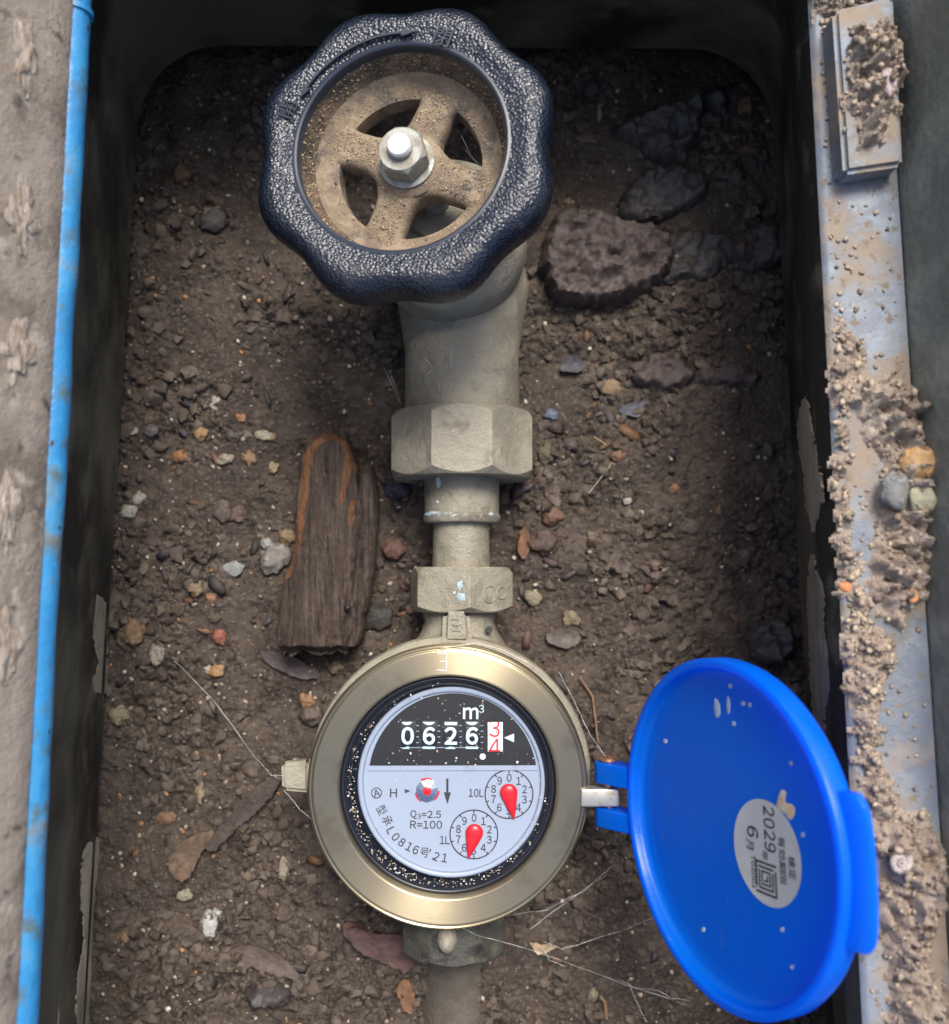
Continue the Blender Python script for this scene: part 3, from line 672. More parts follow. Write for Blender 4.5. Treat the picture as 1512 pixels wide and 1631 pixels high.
# dust grains lying in the dish
r_ = np.random.default_rng(5); pos = []; n_g = 1500
for k in range(n_g):
    th = r_.uniform(0, 6.283); b = r_.uniform()
    if b < 0.62:
        f = r_.uniform() ; r = RI - .75 - 1.8 * f; t = -1.8 - 5.8 * f
    else: r = RI - 4.2 - 3.6 * r_.uniform(); t = -10.95
    pos.append(WP(r, th, t + .1))
for deg in (66, 157, 248, 338):
    a = math.radians(deg); d = wx * math.cos(a) + wy * math.sin(a); s = -wx * math.sin(a) + wy * math.cos(a)
    for k in range(230):
        f = r_.uniform(); r = 8 + 15 * f; pos.append(WC + d * r + s * r_.uniform(-3.9, 3.9) + WN * (-10.7 + 2.6 * (1 - (r - 5.5) / 18.5) ** 1.5 + .15))
pos = np.array(pos); DT = np.array([(0.46, .34, .19), (.36, .25, .13), (.55, .45, .30), (.22, .14, .08), (.10, .07, .05)])
V, Fc, T = scatter(len(pos), pos, r_.uniform(.07, .19, len(pos)) * r_.choice([1, 1, 1.6], len(pos)), 1, 6, (.6, 1), DT)
tag(obj('dust_grains', V, Fc, 'dust', hw, smooth=False, tint=T), kind='stuff')
# union nut and tail piece
obj('union_nut', *chamfer_nut((PX, yat(757), AZ), (0, 1, 0), 8, 46.5, yat(648) - yat(757), 0.0, 2.2, 144), 'bronze', valve, sharp=22)
yc0, yc1 = yat(831, -15), yat(750, -15)
obj('tail_collar', *lathe([(10, 0), (12.4, .2), (13.0, 1), (13.1, 2.6), (12.6, 3.0), (12.7, 12), (12.7, yc1 - yc0 + 4)], (PX, yc0, AZ), (0, 1, 0), 64), 'bronze', valve)

# ------------------------------------------------------------------ connector between valve and meter
conn = thing('pipe_coupling', (PX, yat(900), -45), 'narrow grey bronze coupling with hex nut joining the valve to the meter', 'coupling')
obj('tube', *lathe([(9.6, 0), (9.7, 1), (9.5, 12), (9.5, yat(828) - yat(905) + 2)], (PX - .2, yat(905), AZ), (0, 1, 0), 56), 'bronze', conn)
NX, nutA, nutB = 3.9, yat(976, -12), yat(903, -12)
obj('hex_nut', *chamfer_nut((NX, nutA, AZ), (0, 1, 0), 6, 31.8, nutB - nutA, math.radians(-50.6), 1.6, 144), 'bronze', conn, sharp=22)
# cast mark on the nut: a C and a ring
pm = np.array([NX + 10.4, (nutA + nutB) / 2 - .5, 0])
def nut_face(u, v): 
    th = math.radians(50.6); n = np.array([math.cos(th), 0, math.sin(th)]); n = nz(n); return UP(u, v, np.array([NX, 0, AZ]) + n * 15.95, n), n
for (uc, vc, rad, g0, g1) in ((780, 946, 2.7, 40, 320), (799, 944, 2.0, 0, 360)):
    c, n = nut_face(uc, vc); tx = nz(np.array([n[2], 0, -n[0]])); pts = [c + tx * rad * math.cos(math.radians(a)) + np.array([0, 1, 0]) * rad * math.sin(math.radians(a)) for a in np.linspace(g0, g1, 26)]
    obj('cast_mark', *tube(pts, .38, 6), 'bronze', conn)

# pale lime and verdigris specks on the coupling nut and the tail collar
X['limespot'] = mk('limespot', (0.50, 0.56, 0.58), .8, layers=[((0.30, 0.46, 0.48), 'noise', 500, .45, .6)], bumps=[('noise', 1500, .0004)])
nf = np.array([math.cos(math.radians(110.6)), 0, math.sin(math.radians(110.6))])
def spot(par, c, n, ra, rb, seed):
    t_ = nz(np.cross(n, (0, 1, 0))); b_ = np.cross(t_, n); Vb, Fb = blob((0, 0, 0), (ra, rb, .22), seed, .55, 2.0, 3); obj('lime_spot', [c + t_ * q[0] + b_ * q[1] + n * q[2] for q in Vb], Fb, 'limespot', par)
for u_, v_, ra, rb, sd_ in ((733, 933, 1.0, 1.2, 3), (734, 951, 1.1, 1.3, 5), (724, 944, .4, .5, 8)): spot(conn, UP(u_, v_, np.array([NX, 0, AZ]) + nf * 15.9, nf), nf, ra, rb, sd_)
for u_, v_, ra, rb, sd_ in ((698, 768, .8, 1.7, 4), (690, 818, 3.2, .7, 6), (712, 820, 2.6, .6, 9), (782, 819, 1.2, .5, 10), (697, 800, .5, .6, 7)):
    q0 = U(u_, v_, -15); dx_ = max(-11.5, min(11.5, q0[0] - PX)); zc_ = AZ + math.sqrt(12.75 ** 2 - dx_ ** 2); nn_ = nz((dx_, 0, zc_ - AZ)); spot(valve, U(u_, v_, zc_), nn_, ra, rb, sd_)

# ------------------------------------------------------------------ water meter
met = thing('water_meter', (0, 0, -45), 'round brass water meter with white dial and open blue lid', 'water meter')
obj('body', *lathe([(0.1, -46), (26, -46), (34, -43), (40, -36), (43.2, -27), (44.6, -18), (44.9, -12), (44.4, -9.5), (43.4, -8.6), (42.6, -8.2)], (0.6, .4, 0), (0, 0, 1), 96), 'bronze', met)
obj('bezel_ring', *lathe([(42.4, -9.2), (42.9, -8.4), (43.0, -1.6), (42.7, -.7), (42.2, -.35), (41.8, -.55), (41.55, -.5), (41.3, -.1), (40.9, .05), (38, .0), (34.1, -.15), (33.7, -.35), (33.4, -.9), (33.2, -2.8), (33.0, -9)], (0, 0, 0), (0, 0, 1), 200), 'brass', met, sharp=5)
obj('gasket', *lathe([(33.05, -3.2), (32.5, -2.9), (32.0, -3.0), (31.7, -3.5), (31.5, -4.6), (31.0, -5.0), (30.6, -4.8), (30.2, -5.2), (30.0, -8), (29.2, -9.2), (27, -9.3)], (0, 0, 0), (0, 0, 1), 120), 'rubber', met, sharp=60)
# spigots and cast features
obj('inlet_spigot', *lathe([(12.8, 0), (12.9, 1), (12.2, 1.4), (12.9, 1.9), (12.2, 2.4), (12.4, 3.2), (11.8, 5), (12.6, 8), (15.0, 12), (17.5, 17)], (3.4, nutA + 1.5, AZ), (0, -1, 0), 64), 'bronze', met)
obj('outlet_spigot', *lathe([(16, -16), (15, -13), (13.4, -8), (12.6, 0), (12.6, 8)], (1.4, -48, AZ), (0, -1, 0), 56), 'bronze', met)
def cast_lug(px_poly, z0, z1, name, b=1.0, mat='bronze'): return lug(px_poly, z0, z1, name, mat, met, b)
cast_lug([(706, 974), (748, 974), (753, 1026), (704, 1026)], -24, -8.2, 'cast_boss', 1.7)
c = U(726, 994, -8.1); text('lettering', 'E', c + np.array([0, 0, -.15]), (-1, 0, 0), (0, -1, 0), 4.2, 'bronze', met, thick=.6, bold=.02)
cast_lug([(447, 1216), (492, 1212), (494, 1264), (449, 1260)], -12, -6.5, 'side_tab', 1.2)
cast_lug([(492, 1206), (499, 1206), (499, 1272), (492, 1270)], -12, -7.4, 'tab_root', .8)
c = U(712, 1494, -12); obj('front_nub', *blob(c, (3.4, 4.2, 4.5), 5, .12, 1.0, 3), 'bronze', met)
c = U(778, 1003, -17); obj('seal_hole', *lathe([(1.15, 0.3), (1.15, 1.0), (.9, 1.05), (.05, 0.9)], c + np.array([0, 0, .8]), nz((.25, .25, 1)), 24), 'black', met)
# engraved mark on the bezel: light scratch strokes
def bez(u, v): return U(u, v, 0.02)
strokes = [((697, 1041), (712, 1041)), ((712, 1041), (711.5, 1068)), ((700, 1053.5), (711, 1053.5)), ((695, 1067), (711.5, 1068))]
V = []; Fc = []
for a, b in strokes:
    v2, f2 = tube([bez(*a), bez(*b)], .14, 6); o = len(V); V += v2; Fc += [tuple(i + o for i in f) for f in f2]
obj('scribed_mark', V, Fc, 'web', met)
# register
ZF = -7.4; RC = U(720, 1245, -6.4); RC[2] = 0
reg = obj('register', *lathe([(0.05, ZF), (27.0, ZF), (27.6, ZF + .1), (27.8, ZF + 1.2), (28.2, ZF + 1.5), (28.9, ZF + 1.5), (29.3, ZF + 1.1), (29.4, ZF - 2.5)], RC, (0, 0, 1), 128), 'register', met, sharp=40)
tag(reg, 'white dial face with black counter panel and red pointers')
def D(u, v, dz=0.1): return U(u, v, ZF + dz)
# the dial is turned a hair clockwise
ang = math.radians(-0.8); du = np.array([math.cos(ang), math.sin(ang), 0]); dv = np.array([-math.sin(ang), math.cos(ang), 0])
# upper half: raised white plate, then black panel
pl, pr = D(589, 1219), D(854, 1222); cc = D(722, 1237); 
def segpoly(c, R, ya, n=60):
    pts = []; s = (ya - c[1]) / R; t0 = math.asin(max(-1, min(1, s)))
    for k in range(n + 1):
        a = t0 + (math.pi - 2 * t0) * k / n; pts.append(c + np.array([R * math.cos(a), R * math.sin(a), 0]))
    return pts
RP = (pr[0] - pl[0]) / 2 * 1.0; cP = np.array([(pl[0] + pr[0]) / 2, (D(722, 1237))[1], ZF])
RPan = math.hypot(RP, cP[1] - pl[1]) if False else RP
topP = D(722, 1104); RPan = (topP[1] - pl[1] + RP ** 2 / (topP[1] - pl[1])) / 2; cP = np.array([(pl[0] + pr[0]) / 2, topP[1] - RPan, ZF])
V, Fc = extrude_poly(segpoly(cP, RPan + .35, pl[1] - 1.6), (0, 0, .45)); obj('upper_plate', V, Fc, 'register', reg, smooth=False)
V, Fc = extrude_poly(segpoly(cP + np.array([0, 0, .45]), RPan, pl[1]), (0, 0, .12)); obj('counter_panel', V, Fc, 'black', reg, smooth=False)
ZP = ZF + .57
def DP(u, v, dz=0.0): return U(u, v, ZP + dz)
def rect(u0, v0, u1, v1, z, th, name, mat, b=.15):
    p, q = U(u0, v1, z), U(u1, v0, z); c = (p + q) / 2; c[2] = z + th / 2
    return obj(name, *rbox(c, (1, 0, 0), (0, 1, 0), (0, 0, 1), abs(q[0] - p[0]), abs(q[1] - p[1]), th, min(b, th * .4)), mat, reg)
for uc, dg, up_, dn in ((649.5, '0', '9', '1'), (683.5, '6', '5', '7'), (718, '2', '1', '3'), (752, '6', '5', '7')):
    # number drum: shallow cylinder facet standing in its slot
    p, q = DP(uc - 11, 1190), DP(uc + 13, 1148); hy = (q[1] - p[1]) / 2; cy = (p[1] + q[1]) / 2; V = []; Fc = []
    for i in range(9):
        f = i / 8 * 2 - 1; z = ZP + .05 + .55 * math.cos(f * 1.3)
        V += [(p[0], cy + hy * f, z), (q[0], cy + hy * f, z)]
    for i in range(8): Fc.append((2 * i, 2 * i + 1, 2 * i + 3, 2 * i + 2))
    obj('number_drum', V, Fc, 'rubber', reg)
    c = DP(uc, 1172, .6); hd = abs(DP(uc, 1158)[1] - DP(uc, 1186)[1]); text('digit', dg, c, du, dv, hd, 'digit', reg, .98, .08, bold=.03)
    gap = hd * 1.11
    text('digit', up_, DP(uc, 1172, .42) + dv * gap, du, dv, hd, 'digit', reg, .98, .08, clip=(-hd / 2, -hd / 2 + hd * .18), bold=.03)
    text('digit', dn, DP(uc, 1172, .42) - dv * gap, du, dv, hd, 'digit', reg, .98, .08, clip=(hd / 2 - hd * .13, hd / 2), bold=.03)
    for k in range(4):
        rect(uc + 13.5, 1155 + k * 9, uc + 18, 1156.3 + k * 9, ZP + .3, .12, 'drum_tooth', 'register', .04)
rect(638, 1189.8, 763, 1191.2, ZP, .5, 'window_sill', 'register', .05)
rect(777, 1150, 801, 1197, ZP, .3, 'red_drum', 'white', .1)
for s, vv, cl in (('3', 1160, None), ('4', 1189, (-.25, 9))):
    hd = abs(DP(788, 1148)[1] - DP(788, 1176)[1])
    text('digit', s, DP(788, vv if s == '3' else 1191, .33), du, dv, hd, 'red', reg, .85, .07, clip=(-hd * .5, hd * .36) if s == '3' else (-hd * .22, hd * .5))
V, Fc = extrude_poly([DP(803, 1175), DP(819, 1168.5), DP(819, 1182)], (0, 0, .1)); obj('index_mark', V, Fc, 'digit', reg, smooth=False)
obj('decimal_point', *lathe([(.95, 0), (.95, .1), (.05, .12)], DP(769, 1205), (0, 0, 1), 24), 'white', reg)
text('lettering', 'm', DP(750, 1136), du, dv, 3.6, 'digit', reg, .9, .1, bold=.02); text('lettering', '3', DP(767, 1129), du, dv, 2.4, 'digit', reg, .95, .1)
# lower half printing
text('lettering', '10L', D(758.5, 1263), du, dv, 2.5, 'ink', reg, .8, .05); text('lettering', '1L', D(708.5, 1338), du, dv, 2.5, 'ink', reg, .8, .05)
text('lettering', 'H', D(627, 1263), du, dv, 2.7, 'ink', reg, 1.0, .05)
V, Fc = extrude_poly([D(654, 1260), D(645, 1256.5), D(645, 1263.5)], (0, 0, .05)); obj('index_mark', V, Fc, 'ink', reg, smooth=False)
V, Fc = join(extrude_poly([D(711, 1240), D(714.5, 1240), D(714.5, 1264), D(711, 1264)], (0, 0, .05)), extrude_poly([D(707, 1262), D(718.5, 1262), D(713, 1281)], (0, 0, .055))); obj('flow_arrow', V, Fc, 'ink', reg, smooth=False)
text('lettering', 'Q', D(659, 1297.5), du, dv, 2.7, 'ink', reg, .92, .05); text('lettering', '3', D(668, 1300), du, dv, 1.5, 'ink', reg, .92, .05); text('lettering', '=2.5', D(687.5, 1297), du, dv, 2.3, 'ink', reg, .98, .05)
text('lettering', 'R=100', D(679, 1313.5), du, dv, 2.5, 'ink', reg, .98, .05)
c = D(600, 1263); ring_ = [c + np.array([1.55 * math.cos(a), 1.55 * math.sin(a), 0]) for a in np.linspace(0, 2 * math.pi, 33)]
obj('maker_ring', *tube(ring_, .14, 6, False), 'ink', reg); text('lettering', 'A', c, nz((1, .25, 0)), nz((-.25, 1, 0)), 2.1, 'ink', reg, 1, .05)
# approval number along an arc: place each character
chars = list("型承L0816号'21"); pos_ = [(608.5, 1290), (617, 1307), (623, 1322.5), (630.5, 1333), (640.5, 1341.5), (652, 1348.5), (662.5, 1353.5), (676.5, 1358), (685.5, 1354.5), (695, 1364), (708.5, 1366.5)]
for k, ch in enumerate(chars):
    u_, v_ = pos_[k]; a, b = pos_[max(0, k - 1)], pos_[min(len(pos_) - 1, k + 1)]
    if ch == "'": a, b = pos_[k - 1], (pos_[k + 1][0], pos_[k + 1][1] - 2)
    t = nz(D(*b) - D(*a)); 
    text('lettering', ch, D(u_, v_), t, np.array([-t[1], t[0], 0]), {"'": 1.0, '型': 3.0, '承': 3.0, '号': 3.0}.get(ch, 2.7), 'ink', reg, .9 if ch not in "'" else 1.0, .05)
# leak star: silver rotor with red
c = D(680.5, 1259); 
for k in range(3):
    a0_ = math.radians(95 + 120 * k); pts = [c + np.array([r * math.cos(a0_ + a), r * math.sin(a0_ + a), 0]) for r, aa in ((3.9, np.linspace(-.42, .42, 8)), (2.6, np.linspace(.42, -.42, 8))) for a in aa]
    V, Fc = extrude_poly(pts, (0, 0, .25)); obj('rotor_arm', V, Fc, 'red', reg, smooth=False)
facets = []; V = []; Fc = []
for k in range(10):
    a = 2 * math.pi * k / 10 + .3; V.append(c + np.array([3.5 * math.cos(a), 3.5 * math.sin(a), .45])); 
for k in range(10):
    a = 2 * math.pi * k / 10 + .3; V.append(c + np.array([1.5 * math.cos(a), 1.5 * math.sin(a), 1.0]))
for k in range(10): Fc.append((k, (k + 1) % 10, 10 + (k + 1) % 10, 10 + k))
Fc.append(tuple(range(10, 20))); 
chrome = mk('chrome', (0.55, 0.57, 0.6), 0.12, 1.0); obj('rotor', V, Fc, chrome, reg, smooth=False)
obj('rotor_cap', *lathe([(1.35, .9), (1.35, 1.15), (1.0, 1.3), (.05, 1.35)], c, (0, 0, 1), 24), 'red', reg)
# two small dials
for uc, vc, R, tip in ((811, 1265, 38, (819, 1306)), (755, 1329, 38, (746, 1368))):
    c = D(uc, vc); Rm = abs(D(uc + R, vc)[0] - c[0]); ring_ = [c + np.array([Rm * math.cos(a), Rm * math.sin(a), 0]) for a in np.linspace(0, 2 * math.pi, 65)]
    obj('dial_circle', *tube(ring_, .19, 6, False), 'ink', reg)
    for k in range(10):
        a = math.pi / 2 - 2 * math.pi * k / 10; d = np.array([math.cos(a), math.sin(a), 0])
        obj('dial_tick', *tube([c + d * (Rm - .9), c + d * (Rm + .1)], .18, 6), 'ink', reg)
        text('numeral', str(k), c + (du * math.cos(a) + dv * math.sin(a)) * Rm * .68, du, dv, 2.45, 'ink', reg, .85, .05)
    # teardrop pointer
    tp = D(*tip); dd = tp - c; L = np.linalg.norm(dd[:2]); dd = nz([dd[0], dd[1], 0]); ss = np.array([-dd[1], dd[0], 0]); c0 = c - dd * 0.6; Rb = 2.75; V = []; Fc = []
    NA, NB = 40, 6
    for i in range(NB):
        f = i / (NB - 1)
        for k in range(NA):
            a = 2 * math.pi * k / NA; x = math.cos(a); y = math.sin(a)
            px = x * Rb if x < 0.35 else Rb * .35 + (x - .35) / .65 * (L + .6 - Rb * .35); hw_ = math.sqrt(max(0, 1 - .35 ** 2)) * Rb
            py = y * Rb if x < 0.35 else math.copysign(hw_ * (1 - (px - Rb * .35) / (L + .6 - Rb * .35)) ** 0.85, y)
            g = math.cos(f * math.pi / 2); V.append(c0 + dd * px * (g if i else 1) + ss * py * (g if i else 1) + np.array([0, 0, .5 + 1.1 * math.sin(f * math.pi / 2)]))
    for i in range(NB - 1):
        for k in range(NA): Fc.append((i * NA + k, i * NA + (k + 1) % NA, (i + 1) * NA + (k + 1) % NA, (i + 1) * NA + k))
    Fc.append(tuple(range(NA - 1, -1, -1)))
    obj('pointer', V, Fc, 'red', reg, sharp=60)
# window glass
obj('glass', *lathe([(31.6, -3.62), (26, -3.48), (20, -3.3), (10, -3.15), (.05, -3.1)], (0, 0, 0), (0, 0, 1), 96), 'glass', met, sharp=None)
# grit lying on the glass
pos = []
for k in range(620):
    a = r_.uniform(0, 6.283); 
    if r_.uniform() < .62:
        a = r_.normal(math.radians(235), .95); rr_ = r_.uniform(28.8, 31.3)
    else: rr_ = 30 * math.sqrt(r_.uniform())
    if rr_ < 28 and math.sin(a) * rr_ < 1 and r_.uniform() < .8: continue
    pos.append((rr_ * math.cos(a), rr_ * math.sin(a), -3.1 - .48 * (rr_ / 30.5) ** 2 + .08))
pos = np.array(pos); V, Fc, T = scatter(len(pos), pos, r_.uniform(.08, .22, len(pos)) * r_.choice([1, 1, 1, 1.7], len(pos)), 1, 9, (.6, 1), np.array([(.55, .44, .30), (.62, .55, .45), (.36, .26, .16), (.7, .66, .6)]))
tag(obj('grit', V, Fc, 'dust', met, smooth=False, tint=T), kind='stuff')
# hinge
HJ = np.array([49.35, -2.85, -1.9]); TH, TW = 1.193, 0.042
ax = np.array([math.cos(TH) * math.cos(TW), math.sin(TW), math.sin(TH) * math.cos(TW)]); ln_ = np.array([-math.sin(TH), 0, math.cos(TH)]); ay = np.cross(ln_, ax); LC = HJ + 54.1 * ax; RL = 43.7
yk = [U(966, v, 1)[1] for v in (1216, 1249, 1256, 1286, 1289, 1319)]
obj('hinge_strap', *rbox((46.4, (yk[2] + yk[3]) / 2, -1.4), (1, 0, 0), (0, 1, 0), (0, 0, 1), 12.0, abs(yk[2] - yk[3]), 5.0, .7), 'zinc', met)
obj('hinge_pin', *join(tube([HJ + np.array([0, yk[0] - HJ[1] + 1.0, 0]), HJ + np.array([0, yk[5] - HJ[1] - .8, 0])], 1.5, 16), lathe([(2.6, 0), (2.6, .4), (2.1, 1.1), (1.1, 1.6), (.05, 1.75)], HJ + np.array([0, yk[0] - HJ[1] + .2, 0]), (0, 1, 0), 24)), 'copper', met)
def LP(a, b, h): return LC + ax * a + ay * b + ln_ * h
def lid_lathe(prof, seg=128):
    V = []; Fc = []
    for r, h in prof:
        for k in range(seg): th = 2 * math.pi * k / seg; V.append(LP(r * math.cos(th), r * math.sin(th), h))
    for i in range(len(prof) - 1):
        for k in range(seg): Fc.append((i * seg + k, i * seg + (k + 1) % seg, (i + 1) * seg + (k + 1) % seg, (i + 1) * seg + k))
    return V, Fc
lid = obj('lid', *lid_lathe([(.05, -5.0), (20, -4.8), (36, -4.3), (39.4, -4.0), (40.6, -3.3), (41.1, -2.2), (41.25, -.5), (41.6, -.1), (42.4, 0), (43.3, -.1), (43.7, -.5), (43.75, -5.2), (43.2, -6.6), (41, -7.6), (30, -8.3), (.05, -8.6)]), 'bluelid', met, sharp=50)
tag(lid, 'bright blue round plastic lid standing open on its hinge')
for y0, y1 in ((yk[0], yk[1]), (yk[4], yk[5])):
    # barrel round the pin running into the lid's rim
    prof2 = [(HJ[0] + 4.1 * math.cos(a), HJ[2] + 4.1 * math.sin(a)) for a in np.linspace(math.radians(150), math.radians(330), 16)]
    e = LP(-43.0, 0, -6.5); e2 = LP(-43.0, 0, -.6); prof2 += [(e[0], e[2]), (e2[0], e2[2])]
    V = []; Fc = []; n = len(prof2)
    for yy, ins in ((y0, .35), (y0 - .35 * np.sign(y0 - y1), 0), (y1 + .35 * np.sign(y0 - y1), 0), (y1, .35)):
        cxx = sum(p[0] for p in prof2) / n; czz = sum(p[1] for p in prof2) / n
        for x_, z_ in prof2: l_ = math.hypot(x_ - cxx, z_ - czz); V.append((x_ - (x_ - cxx) / l_ * ins, yy, z_ - (z_ - czz) / l_ * ins))
    for i in range(3):
        for k in range(n): Fc.append((i * n + k, i * n + (k + 1) % n, (i + 1) * n + (k + 1) % n, (i + 1) * n + k))
    Fc.append(tuple(range(n))); Fc.append(tuple(range(3 * n, 4 * n)))
    obj('hinge_knuckle', V, Fc, 'bluelid', lid, sharp=30)
# finger tab: curved strip on the far edge
V = []; Fc = []; N = 22
for i in range(N + 1):
    b = -16.5 + 33 * i / N; a0_ = math.sqrt(43.2 ** 2 - b * b); e = 1 - abs(b / 16.5) ** 10; a1_ = 48.4 - (b / 16.5) ** 2 * 1.2 - (1 - e) * 2.0
    for a_, h_ in ((a0_, -2.4), ((a0_ + a1_) / 2, -2.7), (a1_ - .6, -3.3), (a1_, -3.9), (a1_, -5.0), (a1_ - .6, -5.5), (a0_, -5.6)): V.append(LP(a_, b, h_))
for i in range(N):
    for j in range(7): Fc.append((i * 7 + j, i * 7 + (j + 1) % 7, (i + 1) * 7 + (j + 1) % 7, (i + 1) * 7 + j))
Fc.append(tuple(range(7))); Fc.append(tuple(range(N * 7, N * 7 + 7)))
obj('finger_tab', V, Fc, 'bluelid', lid, sharp=40)
# sticker
LPL = LP(0, 0, -4.55)
def LQ(u, v, h=-4.35): return UP(u, v, LP(0, 0, h), ln_)
sc0 = LQ(1220, 1358, -4.6)
ex = [LQ(1268, 1400), LQ(1175, 1320)]
RS = 12.6
V = []; Fc = []
def lidh(p):
    r = np.linalg.norm((p - LC) - ln_ * np.dot(p - LC, ln_)); return float(np.interp(r, [0, 20, 36, 39.4], [-5, -4.8, -4.3, -4.0]))
def drop(p, off): q = p - ln_ * np.dot(p - LC, ln_); return q + ln_ * (lidh(p) + off)
for k in range(64): V.append(drop(sc0 + ax * RS * math.cos(k / 64 * 6.2832) + ay * RS * math.sin(k / 64 * 6.2832), .13))
for k in range(64): V.append(drop(sc0 + (ax * math.cos(k / 64 * 6.2832) + ay * math.sin(k / 64 * 6.2832)) * RS * .5, .13))
V.append(drop(sc0, .13)); 
for k in range(64): Fc += [(k, (k + 1) % 64, 64 + (k + 1) % 64, 64 + k), (64 + k, 64 + (k + 1) % 64, 128)]
obj('sticker', V, Fc, 'silver', lid)
# lines run along -ay (down the picture); letter tops point to the tab (+ax)
def ltext(s, u, v, h, wf=1.0, bold=0.0): text('lettering', s, drop(LQ(u, v), .17), -ay, ax, h, 'ink', lid, wf, .05, bold=bold)
ltext('2029', 1224, 1321, 4.1, .82); ltext('年', 1217, 1363, 2.3); ltext('6', 1197, 1325, 4.2, .95); ltext('月', 1193, 1345, 2.7)
ltext('T02001', 1199, 1389, 1.6, 1.0); ltext('検定', 1261, 1383, 2.5, 1.0, .004); ltext('有効期限', 1245, 1371, 2.5, 1.08, .003)
c = LQ(1219, 1400); V = []; Fc = []
def bar(a0, b0, a1, b1, w_):
    global V, Fc
    p, q = c + ax * a0 - ay * b0, c + ax * a1 - ay * b1; d = nz(q - p); s = np.cross(ln_, d); v2, f2 = extrude_poly([drop(p - d * w_ / 2 + s * w_ / 2, .17), drop(q + d * w_ / 2 + s * w_ / 2, .17), drop(q + d * w_ / 2 - s * w_ / 2, .17), drop(p - d * w_ / 2 - s * w_ / 2, .17)], ln_ * .05)
    o = len(V); V += v2; Fc += [tuple(i + o for i in f) for f in f2]
# nested square brackets, open at the corners
for h_, w_ in ((3.6, .55), (2.5, .5), (1.5, .45)):
    bar(h_, -h_, -h_, -h_, w_); bar(-h_, -h_, -h_, h_ * .6, w_) if h_ != 2.5 else bar(-h_, -h_ * .6, -h_, h_, w_); bar(h_, -h_ * .6, h_, h_, w_); bar(h_, h_, -h_, h_, w_)
bar(.5, -.5, .5, .6, .45); bar(.5, .6, -.6, .6, .45)
obj('emblem', V, Fc, 'ink', lid, smooth=False)
# pale lime stains on the lid
def lstain(poly, seed, mat='scale'):
    P = [drop(LQ(*p), .1) for p in dense(poly, 3, 1.2, seed)]; n = len(P); cc_ = sum(P) / n
    obj('stain', [p for p in P] + [cc_ + (p - cc_) * .8 + ln_ * .12 for p in P], [tuple(range(n, 2 * n))] + [(i, (i + 1) % n, n + (i + 1) % n, n + i) for i in range(n)], mat, lid)
lstain([(1244, 1258), (1251, 1262), (1250, 1278), (1262, 1282), (1266, 1294), (1258, 1306), (1248, 1296), (1236, 1286), (1239, 1268)], 1)
X['lime'] = mk('lime', (0.32, .40, .52), .8)
lstain([(1140, 1112), (1147, 1122), (1147, 1138), (1141, 1144), (1137, 1128)], 2, 'lime'); lstain([(1160, 1108), (1164, 1122), (1161, 1138), (1157, 1126)], 3, 'lime')
for a, b in ((1184, 1120), (1195, 1122), (1164, 1092), (1278, 1329), (1168, 1152), (1170, 1590), (1120, 1480), (1245, 1480), (1260, 1215), (1060, 1180), (1262, 1540)): lstain([(a - 3, b - 2), (a + 3, b - 3), (a + 3, b + 4), (a - 2, b + 4)], a, 'lime')
# outlet coupling under the near side
out = thing('outlet_coupling', (1, -62, -45), 'dark dirty nut and pipe half buried below the meter', 'coupling')
ya_, yb_ = float(U(722, 1536, -14)[1]), -44
obj('nut', *chamfer_nut((1.6, ya_, AZ - 1), (0, 1, 0), 8, 33, yb_ - ya_, 0, 1.2, 120), 'darkbronze', out, sharp=22)
obj('pipe', *lathe([(12.6, 0), (12.6, 120)], (1.8, ya_ + 1, AZ - 23), (0, -1, 0), 48, caps=(True, True)), 'pipe', out)

